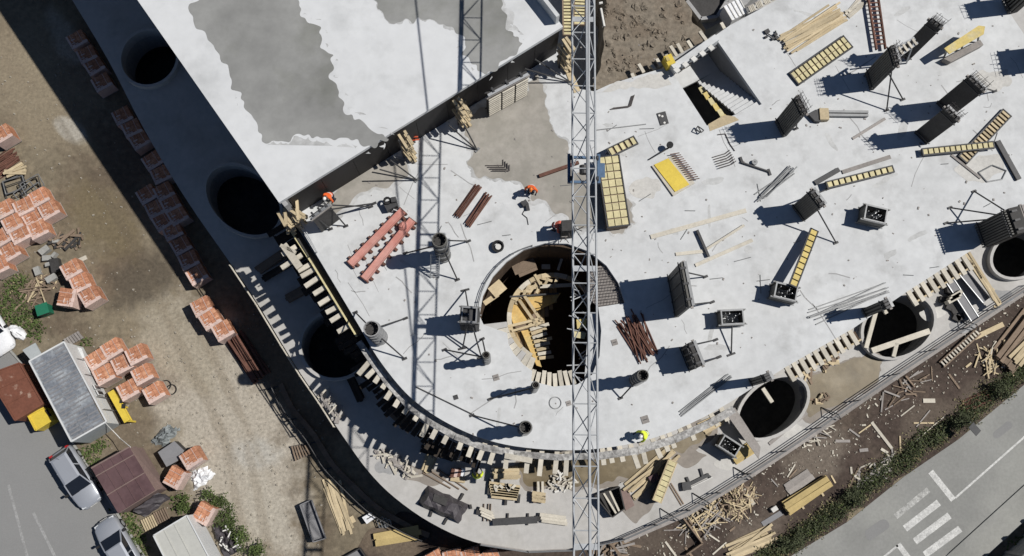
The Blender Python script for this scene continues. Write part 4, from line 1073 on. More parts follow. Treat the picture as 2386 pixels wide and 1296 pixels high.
for i in range(26):
    x, y = rr.choice([(rr.uniform(1480, 2330), rr.uniform(250, 700)), (rr.uniform(1000, 1500), rr.uniform(300, 560)), (rr.uniform(1450, 1900), rr.uniform(560, 860))])
    if y > 640-(x-1900)*.62+210: continue
    a = rr.choice([rr.uniform(-.6, .2), rr.uniform(-.6, .2), rr.uniform(1.2, 2.2)]); l = rr.uniform(14, 44)
    p, q = P(x, y, M+.02), P(x+l*math.cos(a), y+l*math.sin(a), M+.02)
    tag(MB().tube(p, q, .022, 4).build('loose_rod', steel), rod_label(x, y, l, a), 'rod', 'loose rods on the main floor')
mb = MB()
for i in range(420):
    x, y = rr.uniform(760, 2380), rr.uniform(60, 1040)
    s = rr.uniform(.03, .09)
    p = P(x, y, M)
    if 690 < x < 960 and y > 560+(x-690)*1.05: continue
    if x < 1330 and y < 520-(x-650)*.6: continue
    if math.hypot(x-1285, y-737) < 190 or y > 1040-(max(0, x-1400))*.6: continue
    if 1540 < x < 1790 and 80 < y < 310: continue
    if x < 1000 and y > 800: continue
    mb.box((p.x, p.y, M-.01), s*rr.uniform(.6, 2.2), s, s*.6, rr.uniform(0, 3))
tag(mb.build('floor_crumbs', timber_grey), kind='stuff')
# ================================================================== TIMBER ENDS BELOW THE ROOF EDGE
def beam_stack(label, c, n, rows, seed, z0=M+.2, z1=R-.4, ln=.95, m=timber, out=.9, grp='stacks of timber beams under the roof edge', fan=.12):
    """layers of short beams poking out beyond the roof edge"""
    p0 = P(*c, M); t = thing('beam_stack', label, 'timber stack', p0, grp); rr = random.Random(seed)
    nout = -along
    for i in range(n):
        z = z0+(z1-z0)*i/max(1, n-1)
        for r in range(rows):
            q = p0+ed*((r-(rows-1)/2)*.34+rr.gauss(0, .06)); q.z = z+rr.uniform(-.03, .03)
            o = nout+ed*rr.gauss(0, fan*.4); o.normalize(); o = o*ln*rr.uniform(.75, 1.15)
            MB().bar(q-o*.35, q+o*.65, .15, .17).build('beam', m, t)
    for s in (-1, 1): MB().tube(p0+ed*s*.3, p0+ed*s*.3+Vector((0, 0, z1-M+.1)), .05, 6).build('prop', steel_dark, t)
    return t
beam_stack('timber beam ends beside the orange-red props under the roof edge', (952, 362), 7, 2, 1)
beam_stack('timber beam ends under the roof edge in front of the damp patch', (1078, 285), 7, 2, 2)
beam_stack('timber beam ends at the right corner of the roof by the crane', (1312, 152), 8, 2, 3)
beam_stack('messy timber at the left corner of the roof above the yellow edge board', (688, 516), 5, 4, 4, fan=.9, ln=1.1, z0=M-.3, z1=M+2.0)
for lab, tp, ft in [('brace pair reaching from the roof edge onto the damp patch', (1046, 292), (1112, 350)), ('brace pair reaching from the roof edge beside the red poles', (885, 395), (972, 420)), ('brace pair from the roof corner to the foot of the crane view', (1222, 160), (1330, 192))]:
    t = thing('raking_prop', lab, 'prop', P(*ft, M), 'raking props below the roof edge')
    for dx, dy in ((0, 0), (24, -22)): MB().tube(P(tp[0]+dx, tp[1]+dy, M+1.8), P(*ft, M+.05), .045, 5).build('prop', steel_dark, t)
    MB().box(P(*ft, M), .35, .14, .07, .8).build('foot_plate', steel, t)
t = plank_pile('orange-red steel props piled against the timber below the roof edge', (938, 332), (972, 316), 34, 12, M, orange_red, 'prop_pile', 'props', None, .15, .5, .1, .1, 4, 21, 'prop', True, .3)
single('edge_plank', 'long pale plank standing on the floor below the right roof corner', 'plank', (1318, 150), (1345, 215), .4, .05, M, timber)
# broken beams hanging over the left floor edge
for lab, a, b, w in [('short thick beam lying across the joists near the roof corner', (662, 572), (700, 625), .42), ('short thin beam crossing the thick one near the roof corner', (655, 573), (690, 590), .2)]:
    single('timber_beam', lab, 'beam', a, b, w, .2, Z9, timber_white, 'loose beams on the left edge formwork')
t = thing('edge_rail', 'thin grey rail lying along the left floor edge', 'rail', P(720, 550, M))
for o in (0, 7): MB().tube(P(688+o, 508, M+.5), P(738+o*.3, 588, M+.5), .035, 5).build('pipe', steel_galv, t)
for c in [(690, 510), (738, 588)]: MB().tube(P(*c, M), P(*c, M+.9), .04, 5).build('post', steel, t)

# ================================================================== ROUND OPENING
ZP = 7.3
RF = thing('ramp_form', 'yellow and pale timber formwork of the ramp core inside the round opening', 'formwork', P(1285, 745, ZP))
ci = P(1288, 742, ZP); ri = 108*mpp(ZP)
lean = []
for k in range(13):
    x0 = 1178+k*9.5; h_ = math.sqrt(max(0, 104**2-(x0-1288)**2))
    y0, y1 = 742-h_*.97, 742+h_*.99
    if k > 6: y1 = min(y1, 742+60-(k-6)*16); 
    if k > 9: y0 = max(y0, 668)
    if y1-y0 < 14: continue
    m0 = y0+(y1-y0)*(.42+.1*math.sin(k*2.1))
    for c0, c1 in ((y0, m0-1), (m0+1, y1)):
        MB().bar(P(x0, c0, ZP-.28-.01*(k % 2)), P(x0+1.5, c1, ZP-.28-.01*(k % 2)), .225, .05).build('deck_board', timber_brown if k % 3 == 1 else tan_board, RF)
for k in range(13):
    a0 = math.radians(20+k*17); a1 = a0+math.radians(16.6)
    MB().ring(ci, ri-.28, ri, ZP-.1, ZP+.25+.04*(k % 2), 4, a0, a1).build('ring_board', timber if k % 3 else timber_white, RF)
for k, poly in enumerate([[(1226, 688), (1307, 683), (1292, 706), (1252, 724), (1232, 716)], [(1188, 730), (1198, 706), (1222, 690), (1228, 718), (1248, 726), (1222, 752), (1196, 756)], [(1214, 772), (1234, 768), (1262, 856), (1250, 852)], [(1196, 760), (1222, 752), (1232, 766), (1212, 772)]]):
    MB().prism(PP(poly, ZP)[::-1], ZP+.02*k, ZP+.05+.02*k).build('plywood_sheet', ramp_ply if k != 3 else timber_brown, RF)
rr = random.Random(5)
for i in range(12):
    x, y = 1205+i*6.5+rr.uniform(-4, 4), 690-i*3.2+rr.uniform(-4, 6)
    a = rr.uniform(-.5, .3) if i % 2 else rr.uniform(.9, 1.5); l = rr.uniform(18, 34)
    MB().bar(P(x-l*.5*math.cos(a), y+l*.5*math.sin(a), ZP+.14), P(x+l*.5*math.cos(a), y-l*.5*math.sin(a), ZP+.18), .16, .06).build('plank', timber, RF)
for i in range(9):
    y = 752+i*9.5
    MB().bar(P(1232+i*3, y+7, ZP+.2), P(1272+rr.uniform(-8, 12)+i*1.5, y-8+i*1.4, ZP+.22), .2, .07).build('plank', timber_white if i % 2 else timber, RF)
for a, b, w, m_ in [((1188, 692), (1302, 684), .1, steel_dark), ((1258, 668), (1338, 664), .22, timber_white), ((1246, 640), (1262, 668), .16, timber), ((1300, 645), (1288, 672), .16, timber), ((1210, 700), (1252, 760), .18, timber), ((1222, 690), (1264, 752), .18, timber), ((1180, 762), (1262, 742), .16, timber), ((1192, 772), (1268, 750), .14, timber)]:
    MB().bar(P(*a, ZP+.3), P(*b, ZP+.3), w, .12).build('beam', m_, RF)
# sector of finished slab formwork, lower left of the opening
SB = thing('sector_boards', 'pale board-covered sector filling the lower left of the round opening', 'formwork', P(1170, 815, M-.2))
def pol(r, a, z): return Vector((pc.x+r*mpp(M)*math.cos(a), pc.y+r*mpp(M)*math.sin(a), z))
for i in range(9):
    a0, a1 = math.radians(187+i*7.0), math.radians(187+i*7.0+6.6)
    MB().prism([pol(106, a0, 0), pol(172, a0, 0), pol(172, a1, 0), pol(106, a1, 0)], M-.22-.03*(i % 3), M-.04-.03*(i % 3)).build('board', timber_white if i % 3 else concrete_low, SB)
for i in range(9):
    a = math.radians(247+i*5.2)
    MB().bar(pol(128+3*(i % 3), a, M-.35), pol(186, a, M-.35), .24, .16).build('joist', timber_white, SB)
# loose boards round the left rim inside the opening
for i, (a, b, w, z) in enumerate([((1146, 684), (1172, 662), .75, 9.2), ((1128, 708), (1160, 686), .3, 9.0), ((1195, 628), (1245, 608), .8, 8.0), ((1208, 640), (1250, 622), .4, 7.8), ((1262, 622), (1282, 622), .3, 7.6), ((1300, 630), (1312, 594), .16, 7.8)]):
    single('loose_board', ['wide tan board lodged inside the left rim of the round opening', 'narrow tan board lodged below the wide one in the round opening', 'broad scrap boards inside the upper left of the round opening', 'smaller scrap board below the broad ones in the round opening', 'short pale board at the top of the timber ring in the opening', 'single upright batten in the dark top of the round opening'][i], 'board', a, b, w, .06, z, timber if i < 2 else timber_brown if i < 4 else timber_white, 'boards inside the round opening')
t = thing('rim_rail', 'thin steel guard rail round the upper left rim of the round opening', 'railing', P(1150, 650, M))
ra = [math.radians(x) for x in range(105, 186, 8)]
for z in (.15, .3): MB().path([pol(174.5, a, M+z) for a in ra], .025, 4).build('rail', steel, t)
for a in ra[::2]: MB().tube(pol(174.5, a, M), pol(174.5, a, M+.35), .03, 5).build('post', steel, t)
# rebar mesh sector
t = thing('rebar_mesh', 'grey rebar mesh laid over the right sector of the round opening', 'reinforcement', P(1410, 660, M))
sect = [(1386, 622), (1412, 618), (1441, 660), (1456, 706), (1393, 716), (1368, 690), (1372, 640)]
MB().prism(PP(sect, M-.3)[::-1], M-.36, M-.3).build('soffit_board', timber_grey, t)
rod = MB()
from mathutils import geometry as _g
sp = [v.to_2d() for v in PP(sect, M-.15)]
def inside(p):
    c = False
    for a, b in zip(sp, sp[1:]+sp[:1]):
        if (a.y > p.y) != (b.y > p.y) and p.x < (b.x-a.x)*(p.y-a.y)/(b.y-a.y)+a.x: c = not c
    return c
for ang in (.12, .12+PI/2):
    u = Vector((math.cos(ang), math.sin(ang))); v = Vector((-u.y, u.x)); c0 = sum(sp, Vector((0, 0)))/len(sp)
    for k in range(-12, 13):
        run_ = [c0+v*k*.17+u*s*.06 for s in range(-40, 41)]; run_ = [q for q in run_ if inside(q)]
        if len(run_) > 2: MB().tube((*run_[0], M-.2), (*run_[-1], M-.2), .017, 4).build('bar', rebar_m, t)
# yellow sheets below the crane view
for lab, q, m_ in [('yellow sheet on the right side of the round opening, upper of the pair', [(1343, 745), (1366, 742), (1366, 762), (1345, 766)], yellow), ('yellow sheet on the right side of the round opening, lower of the pair', [(1338, 772), (1366, 776), (1362, 790), (1338, 786)], yellow_pale)]:
    tag(MB().prism(PP(q, M-1)[::-1], M-1.05, M-1).build('form_sheet', m_), lab, 'sheet', 'yellow sheets in the round opening')
SC = thing('shaft_scaffold', 'tangle of grey scaffold tubes on the right side of the round opening', 'scaffold', P(1360, 740, M-1))
rr = random.Random(77)
for i in range(22):
    x, y = rr.uniform(1338, 1385), rr.uniform(672, 885); a = rr.uniform(0, PI); l = rr.uniform(8, 26)
    MB().tube(P(x-l*math.cos(a), y-l*math.sin(a)*.8, M-1.3+rr.uniform(-.3, .5)), P(x+l*math.cos(a), y+l*math.sin(a)*.8, M-1.1+rr.uniform(-.3, .5)), .035, 5).build('tube', steel_galv, SC)
MB().prism(PP([(1370, 730), (1398, 730), (1402, 770), (1398, 830), (1380, 870), (1362, 880), (1368, 800)], M-.5)[::-1], M-.62, M-.5).build('deck_sheet', steel_galv, SC)
single('dark_post_form', 'dark upright rebar column form at the top rim of the round opening', 'formwork', (1320, 556), (1318, 532), .75, 1.9, M, plydark)
t = thing('starter_bars', 'tuft of rebar and clamps beside the dark post at the opening rim', 'reinforcement', P(1322, 540, M))
rr = random.Random(8)
for i in range(16):
    p = P(1322+rr.uniform(-14, 20), 540+rr.uniform(-18, 14), M+rr.uniform(.3, 1.6))
    MB().tube(p, p+Vector((rr.uniform(-.5, .5), rr.uniform(-.5, .5), rr.uniform(.1, .9))), .025, 4).build('bar', rebar_m if i % 3 else timber_grey, t)

# ================================================================== STAIRWELL FORMWORK
t = thing('stair_form', 'stepped yellow plywood formwork of the lower stair flight in the stairwell', 'formwork', P(1660, 245, M-2))
for i in range(6):
    x, y = 1632+i*10.8, 207+i*13.2
    z = M-2.05+.36*i
    MB().prism(PP([(x-5, y-2), (x+4, y-7), (x+14, y+8), (x+4, y+13)], z)[::-1], z-.05, z).build('riser_board', yellow if i % 2 else yellow_pale, t)
MB().bar(P(1640, 200, M-2.2), P(1716, 274, M-.4), .18, .06).build('side_board', plydark, t)
MB().prism(PP([(1650, 290), (1688, 268), (1712, 272), (1722, 280), (1654, 306)], M)[::-1], M-.28, M+.012).build('edge_sheet', timber, t)
t = thing('upstand_clamps', 'row of white clamps along the concrete upstand by the stairs', 'clamps', P(1612, 140, M))
for i in range(5):
    x, y = 1573+i*20, 160-i*13
    MB().bar(P(x, y, M+.74), P(x+8, y+8, M+.78), .3, .12).build('clamp', paper, t); MB().bar(P(x+6, y+9, M+.5), P(x+16, y+2, M+.5), .12, .1).build('bar', steel_dark, t)
t = thing('yellow_chute', 'bright yellow form end at the corner of the concrete upstand', 'formwork', P(1558, 146, M))
MB().bar(P(1552, 135, M+.4), P(1563, 156, M+.4), .5, .8).build('end_box', yellow_paint, t); MB().bar(P(1553, 132, M+.82), P(1558, 142, M+.84), .2, .06).build('cap', yellow, t)
t = thing('edge_joists', 'row of timber joist ends sticking out over the earth bank', 'formwork', P(1560, 130, M-.3))
for i, (a, b) in enumerate([((1552, 128), (1560, 146)), ((1562, 108), (1577, 132)), ((1578, 103), (1590, 124)), ((1602, 96), (1612, 112)), ((1630, 74), (1646, 96)), ((1680, 54), (1690, 72)), ((1488, 150), (1500, 170)), ((1530, 138), (1540, 156)), ((1518, 152), (1526, 164)), ((1472, 172), (1480, 190))]):
    MB().bar(P(*a, M-.35), P(*b, M-.35), .2, .18).build('joist', timber_white, t)

# pallets and white crate on the bank top right
t = thing('white_crate', 'white sheeted crate standing at the top edge beside pallets', 'crate', P(1712, 20, 9.4))
c4 = PP([(1686, 15), (1722, -4), (1740, 30), (1706, 48)], 10.6)
MB().prism(c4[::-1], 9.3, 10.6).build('crate_body', tarp_white, t)
for i in range(5): MB().bar(c4[0]+(c4[1]-c4[0])*i/4+Vector((0, 0, .03)), c4[3]+(c4[2]-c4[3])*i/4+Vector((0, 0, .03)), .06, .05).build('slat', paper, t)
for i in range(6):
    x, y = 1748+i*17, 22-i*9
    t = thing('edge_pallet', ['pale upright pallet next to the white crate', 'second pale pallet from the white crate', 'third pale pallet from the white crate', 'fourth pale pallet from the white crate', 'fifth pale pallet from the white crate', 'pale pallet farthest from the white crate at the top edge'][i], 'pallet', P(x, y, 10.6), 'pallets along the top floor edge')
    for k in range(4): MB().bar(P(x-4+k*3.4, y-7+1-k*1.7, 10.9), P(x+2+k*3.4, y+7-k*1.7, 10.9), .08, .06).build('slat', timber_white, t)
    for k in (-1, 1): MB().bar(P(x-5+k*2, y+k*5, 10.83), P(x+9+k*2, y-7+k*5, 10.83), .08, .07).build('bearer', timber_grey, t)
t = thing('white_poles', 'pair of white poles lying beside the dark gap at the top edge', 'poles', P(1405, 40, 10.2))
for a, b in [((1400, 20), (1408, 62)), ((1396, 8), (1404, 6))]: MB().tube(P(*a, 10.3), P(*b, 10.3), .08, 6).build('pole', paper, t)
tag(MB().prism(PP([(1600, 0), (1680, -40), (1700, 0), (1668, 42), (1630, 46)], 9.2)[::-1], 9.005, 9.1).build('pit_shade', plydark), 'dark sheet painting the shade of an open pit with a pale rim', 'pit shade')  # flat dark sheet in place of the shaded depth of an open pit
MB_r = MB()
pts = PP([(1598, 8), (1630, 50), (1668, 45), (1690, 10), (1694, -30)], 9.1)
for a, b in zip(pts, pts[1:]): MB_r.bar(a+Vector((0, 0, .15)), b+Vector((0, 0, .15)), .22, .5)
tag(MB_r.build('pit_kerb', concrete_grey), 'pale curved concrete kerb round the dark pit', 'kerb')

# ================================================================== LOWER SLAB CLUTTER
t = thing('tarped_stack', 'long stack under a dark tarpaulin on the front of the lower slab', 'covered stack', P(1035, 1172, L))
c4 = PP([(996, 1133), (1097, 1177), (1068, 1218), (973, 1176)], L)
mb = MB(); k = 9
grid = []
for j in range(6):
    for i in range(k):
        u, v = i/(k-1), j/5
        p = (c4[0]*(1-u)+c4[1]*u)*(1-v)+(c4[3]*(1-u)+c4[2]*u)*v
        e = min(u, 1-u)*6; f_ = min(v, 1-v)*4
        rr2 = random.Random(i*17+j)
        p = p+Vector((rr2.uniform(-.07, .07), rr2.uniform(-.07, .07), (.02 if i in (0, k-1) or j in (0, 5) else .75+rr2.uniform(-.08, .10))))
        grid.append(p)
mb.add(grid, [(j*k+i, (j+1)*k+i, (j+1)*k+i+1, j*k+i+1) for j in range(5) for i in range(k-1)])
mb.build('tarpaulin', tarp_dark, t)
for a, b in [((1008, 1186), (1002, 1204)), ((1042, 1208), (1034, 1222)), ((1072, 1164), (1080, 1150)), ((1098, 1186), (1096, 1176))]: MB().bar(P(*a, L+.1), P(*b, L+.1), .14, .12).build('skid', plydark, t)
MB().prism(PP([(1014, 1150), (1046, 1160), (1040, 1178), (1010, 1166)], L)[::-1], L+.7, L+.88).build('top_board', plydark, t)
LS = 'timber stacks on the lower slab'
plank_pile('stack of pale short planks leaning out from below the front edge above the tarped stack', (992, 1100), (1006, 1062), 26, 7, L, timber, 'plank_stack', 'planks', LS, .1, .08, .17, .08, 2, 31)
plank_pile('upper layer of pale planks on the timber platform below the floor edge', (1148, 1104), (1212, 1102), 30, 10, L, timber, 'plank_stack', 'planks', LS, .08, .04, .18, .09, 3, 32)
t = thing('timber_platform', 'low timber platform with boards and offcuts below the pale plank stack', 'platform', P(1175, 1145, L))
for i in range(6): MB().bar(P(1140+i*1, 1126+i*6, L+.3), P(1212+i*-1.5, 1136+i*5.2, L+.3), .24, .08).build('board', timber, t)
for c in [(1140, 1140), (1180, 1165), (1142, 1125), (1210, 1160)]: MB().bar(P(c[0], c[1]-8, L+.14), P(c[0]-2, c[1]+12, L+.14), .16, .2).build('bearer', plydark, t)
rr = random.Random(14)
for i in range(8): p = P(1150+rr.uniform(0, 50), 1130+rr.uniform(0, 14), L+.36); MB().box(p, .3, .16, .08, rr.uniform(0, 3)).build('offcut', timber_white, t)
t = thing('timber_trestle', 'small timber trestle block with two prongs standing on a brown stain', 'trestle', P(1255, 1155, L))
for i in range(3): MB().bar(P(1240, 1149+i*7, L+.4), P(1271, 1154+i*7, L+.4), .27, .12).build('board', timber, t)
for x in (1254, 1264): MB().bar(P(x, 1122, L+.3), P(x+1, 1148, L+.3), .14, .12).build('prong', timber_white, t)
for x in (1246, 1264): MB().bar(P(x, 1148, L+.18), P(x, 1172, L+.18), .2, .34).build('leg', timber_brown, t)
for lab, a, b, pr in [('tan timber block with thin prongs left of the dark beam', (1118, 1190), (1148, 1203), True), ('tan timber block at the right end of the dark beam', (1258, 1205), (1318, 1213), False)]:
    t = thing('timber_block', lab, 'timber block', P(*a, L), LS)
    for i in range(3): MB().bar(P(a[0]+i*2, a[1]-6+i*7, L+.3-.05*i), P(b[0]+i*2, b[1]-6+i*7, L+.3-.05*i), .22, .12).build('board', timber_white, t)
    if pr:
        for x in (1128, 1138, 1144): MB().tube(P(x, 1174, L+.1), P(x-2, 1215, L+.1), .035, 5).build('rod', timber_brown, t)
    MB().bar(P(a[0]-8, a[1]+2, L+.14), P(a[0]+2, a[1]+4, L+.14), .3, .2).build('end_block', plydark, t)
t = thing('dark_form_beam', 'long dark form beam with two cross sticks on the lower slab', 'formwork', P(1200, 1215, L))
MB().bar(P(1148, 1217, L+.16), P(1252, 1211, L+.16), .42, .3).build('beam', steel_dark, t)
for x in (1184, 1231): MB().bar(P(x, 1196, L+.1), P(x-2, 1224, L+.1), .1, .1).build('stick', plydark, t)
scrap_heap('white and tan debris heap beside the crane on the lower slab', (1308, 1122), 32, 22, .4, 46, L, timber_white, 3, 'debris_heap', None, .2, .8, .6, .09, 'scrap', paper)
scrap_heap('grey debris heap at the left end of the timber on the lower slab', (938, 1092), 34, 14, -.5, 26, L, timber_grey, 4, 'debris_heap', None, .3, 1.1, .5, .11, 'scrap', timber_white)
scrap_heap('rubble and broken boards in the shade at the narrow left end of the lower slab', (772, 945), 44, 12, -.9, 26, L, timber_grey, 6, 'debris_heap', None, .3, 1.2, .5, .12, 'scrap', timber_white)
scrap_heap('dirty board scraps among the joist shadows on the lower slab', (905, 1068), 34, 12, -.6, 22, L, timber_grey, 7, 'debris_heap', None, .3, 1.0, .4, .12, 'scrap', timber_white)
t = thing('red_bundle', 'red and pinkish bundle of bagged forms next to the worker in yellow', 'bundle', P(1066, 1104, L))
for i in range(4): MB().bar(P(1052+i*8, 1112-i*1, L+.35), P(1056+i*8, 1092, L+.4), .26, .3).build('bag', (rust, film, rust, tarp_white)[i], t)
MB().bar(P(1050, 1115, L+.12), P(1084, 1120, L+.12), .3, .12).build('board', timber, t)
t = thing('pole_trio', 'three thin dark poles lying parallel left of the red bundle', 'poles', P(1050, 1125, L))
for i in range(3): MB().tube(P(985+i*18, 1102-i*4, L+.06), P(1050+i*20, 1138+i*2, L+.06), .05, 5).build('pole', timber_brown, t)
plank_pile('fan of long tan planks right of the crane on the lower slab', (1462, 1150), (1572, 1052), 40, 9, L, timber, 'plank_fan', 'planks', LS, .08, .09, .17, .08, 2, 33)
t = thing('open_crate', 'open dark crate with pale slats beside the crane on the lower slab', 'crate', P(1420, 1172, L))
q = PP([(1384, 1155), (1440, 1134), (1452, 1184), (1424, 1204)], L)
for a, b in zip(q, q[1:]+q[:1]): MB().bar(a+Vector((0, 0, .35)), b+Vector((0, 0, .35)), .07, .7).build('side', plydark, t)
MB().prism(q[::-1], L+.006, L+.05).build('bottom', plydark, t)
for s in (.35, .6): MB().bar(q[0]*(1-s)+q[1]*s+Vector((0, 0, .6)), q[3]*(1-s)+q[2]*s+Vector((0, 0, .6)), .12, .06).build('slat', timber_white, t)
tag(MB().prism(PP([(1440, 1146), (1462, 1136), (1478, 1178), (1458, 1190)], L)[::-1], L+.006, L+.06).build('stained_board', maroon_lt), 'pinkish stained board lying right of the open dark crate', 'board')
t = thing('small_box', 'small brown box lying left of the yellow box beam', 'box', P(1524, 1114, L)); MB().box(P(1524, 1114, L), .55, .38, .35, .5).build('box', maroon_lt, t); MB().box(P(1524, 1114, L+.35), .6, .42, .03, .5).build('lid', maroon, t)
t = thing('steel_bracket', 'black steel bracket with a lumpy foot lying on clean concrete', 'bracket', P(1620, 1124, L))
MB().bar(P(1604, 1130, L+.08), P(1652, 1106, L+.08), .2, .14).build('arm', steel_dark, t)
for a, b in [((1606, 1126), (1600, 1112)), ((1638, 1112), (1632, 1092)), ((1646, 1106), (1656, 1112))]: MB().bar(P(*a, L+.08), P(*b, L+.08), .14, .12).build('stub', steel_dark, t)
MB().prism(jag([v.to_2d() for v in PP([(1585, 1125), (1608, 1122), (1610, 1142), (1590, 1146)], L)][::-1], .25, .06, 3), L+.006, L+.3).build('foot', steel_dark, t)
MB().bar(P(1610, 1136, L+.05), P(1660, 1112, L+.05), .05, .05).build('wire', paper, t)
for lab, a, b in [('thin pale batten running to the railing, left of two', (1558, 1128), (1588, 1178)), ('thin pale batten running to the railing, right of two', (1563, 1126), (1593, 1175))]: single('batten', lab, 'batten', a, b, .07, .05, L, timber_brown, 'thin battens by the railing')
plank_pile('pale planks heaped against the open box form on the lower slab', (1632, 998), (1686, 975), 30, 9, L, timber, 'plank_stack', 'planks', LS, .1, .1, .18, .09, 3, 34)
plank_pile('neat yellow stack of short beams below the grey board', (1706, 1070), (1750, 1042), 28, 8, L, timber_gold, 'plank_stack', 'planks', LS, .04, .02, .2, .1, 2, 35)
tag(MB().prism(PP([(1690, 962), (1712, 950), (1772, 1042), (1768, 1070)], L+1.0)[::-1], L+.95, L+1.02).build('grey_board', timber_grey), 'wide grey board leaning beside the near oval opening', 'board')
for lab, a, b, w in [('pale beam lying across the left side of the middle oval opening', (2016, 812), (2040, 724), .26), ('thick pale beam lying across the lower part of the middle oval opening', (2030, 818), (2164, 772), .36), ('short pale beam at the lower rim of the middle oval opening', (2088, 800), (2080, 832), .24), ('short pale beam poking into the top of the middle oval opening', (2050, 708), (2064, 732), .22), ('short pale beam poking into the near oval opening', (1776, 905), (1798, 938), .24)]:
    single('beam', lab, 'beam', a, b, w, .16, L+.46, timber_white, 'beams over the oval openings')
for lab, a, b in [('long bluish grey steel panel in the recess, left of the pair', (2212, 652), (2272, 744)), ('long bluish grey steel panel in the recess, right of the pair', (2236, 626), (2298, 700))]:
    t = thing('ribbed_sheet', lab, 'panel', P(*a, L), 'bluish panels in the recess')
    MB().bar(P(*a, L+.5), P(*b, L+.5), .62, .1).build('sheet', plate_grey, t)
    for s in (-.28, .28):
        A, B = P(*a, L+.56), P(*b, L+.56); dd = (B-A).normalized(); y = Vector((-dd.y, dd.x, 0))*s
        MB().bar(A+y, B+y, .05, .07).build('edge_rib', steel_galv, t)
    MB().bar(P(a[0]+8, a[1]+10, L+.23), P(b[0]-8, b[1]-10, L+.23), .4, .44).build('base', plydark, t)
tag(MB().prism(PP([(2196, 660), (2216, 646), (2226, 680), (2214, 690), (2200, 684)], L)[::-1], L+.006, L+.5).build('dark_box', plydark), 'dark open recess box left of the bluish panels', 'box')
t = thing('timber_cube', 'tan timber block with dark scraps left of the bluish panels', 'timber block', P(2222, 694, L))
for i in range(3): MB().bar(P(2206+i*4, 702-i*6+4, L+.55), P(2232+i*3, 688-i*6+4, L+.55), .24, .5).build('beam', timber_white, t)
for c in [(2196, 700), (2220, 724), (2234, 740), (2226, 742), (2210, 715)]: MB().box(P(*c, L), .5, .4, .25, c[0]*.1).build('scrap', plydark, t)
for a in [(2248, 722), (2252, 732)]: MB().bar(P(*a, L+.1), P(a[0]+18, a[1]-5, L+.1), .1, .06).build('stick', timber, t)
t = thing('plank_trestle', 'tall tan plank frame running beside the bluish panels to the railing', 'formwork', P(2290, 650, L))
for a, b, w in [((2244, 588), (2328, 712), .24), ((2254, 584), (2330, 706), .16), ((2260, 606), (2316, 700), .14)]: MB().bar(P(*a, L+.9), P(*b, L+.9), w, .14).build('plank', timber, t)
for a, b in [((2244, 588), (2262, 582)), ((2304, 682), (2316, 674)), ((2316, 716), (2332, 706))]: MB().bar(P(*a, L+.8), P(*b, L+.8), .16, .1).build('cross_piece', timber, t)
scrap_heap('tan board scraps along the ladder-like edge formwork', (1925, 845), 60, 12, .55, 24, L, timber, 9, 'debris_heap', None, .4, 1.8, .4, .12, 'scrap', timber_brown)
scrap_heap('small scrap pile on the brown muddy film near the railing', (1912, 930), 20, 12, .5, 14, L, timber_brown, 11, 'debris_heap', None, .2, .7, .3, .1, 'scrap', timber)
t = single('worn_plank', 'grey worn plank lying below the near oval opening', 'plank', (1792, 1035), (1880, 962), .2, .05, L, timber_grey)

# guard rail along the outer edge of the lower slab
rail_px = [(1120, 1267), (1230, 1284), (1335, 1280), (1450, 1255), (1525, 1222), (1600, 1188), (1670, 1148), (1740, 1104), (1820, 1052), (1900, 998), (1990, 935), (2080, 874), (2165, 818), (2240, 768), (2310, 722), (2400, 664)]
RL = thing('guard_rail', 'long thin guard rail along the outer edge of the lower slab', 'railing', P(1740, 1100, L))
rp = PP(rail_px, L)
for z in (.12, .6, 1.05): MB().path([p+Vector((0, 0, z)) for p in rp], .03 if z > .2 else .05, 5).build('rail', steel if z > .2 else timber_grey, RL)
post = None
for p in rp:
    if post is None: post = MB().tube((0, 0, 0), (0, 0, 1.1), .035, 6).build('post', steel_dark, RL, world=False)
    else: post = share(post, 'post', RL, (0, 0, 0))
    post.location = p-RL.location
for c in [(1565, 1204), (1736, 1108), (2258, 762), (1940, 968), (1640, 1168)]:
    p = P(*c, L); q = p+Vector((-.7, .5, 0)); s = p+Vector((.5, -.25, 0))
    MB().path([p+Vector((0, 0, 1)), q+Vector((0, 0, .05)), s+Vector((0, 0, .05)), p+Vector((0, 0, 1))], .03, 5).build('stay', steel_dark, RL)
t = thing('timber_kerb', 'pale board kerb fixed below the guard rail on the right', 'kerb board', P(1900, 1010, L))
kp = PP([(1455, 1262), (1604, 1198), (1744, 1114), (1904, 1008), (2084, 884), (2244, 778), (2390, 682)], L)
for a, b in zip(kp, kp[1:]): MB().bar(a-Vector((0, 0, .3)), b-Vector((0, 0, .3)), .28, .1).build('board', timber_grey, t)
# rail along the shaded left edge
t = thing('edge_pipe_rail', 'pipe rail with posts along the shaded left edge of the lower slab', 'railing', P(620, 750, L))
ep = PP([(540, 622), (600, 712), (658, 808), (702, 878), (745, 940), (780, 995)], L)
for z in (.25, .5): MB().path([p+Vector((0, 0, z)) for p in ep], .04, 5).build('rail', timber_white, t)
for p in ep: MB().tube(p, p+Vector((0, 0, .55)), .04, 5).build('post', timber_white, t)
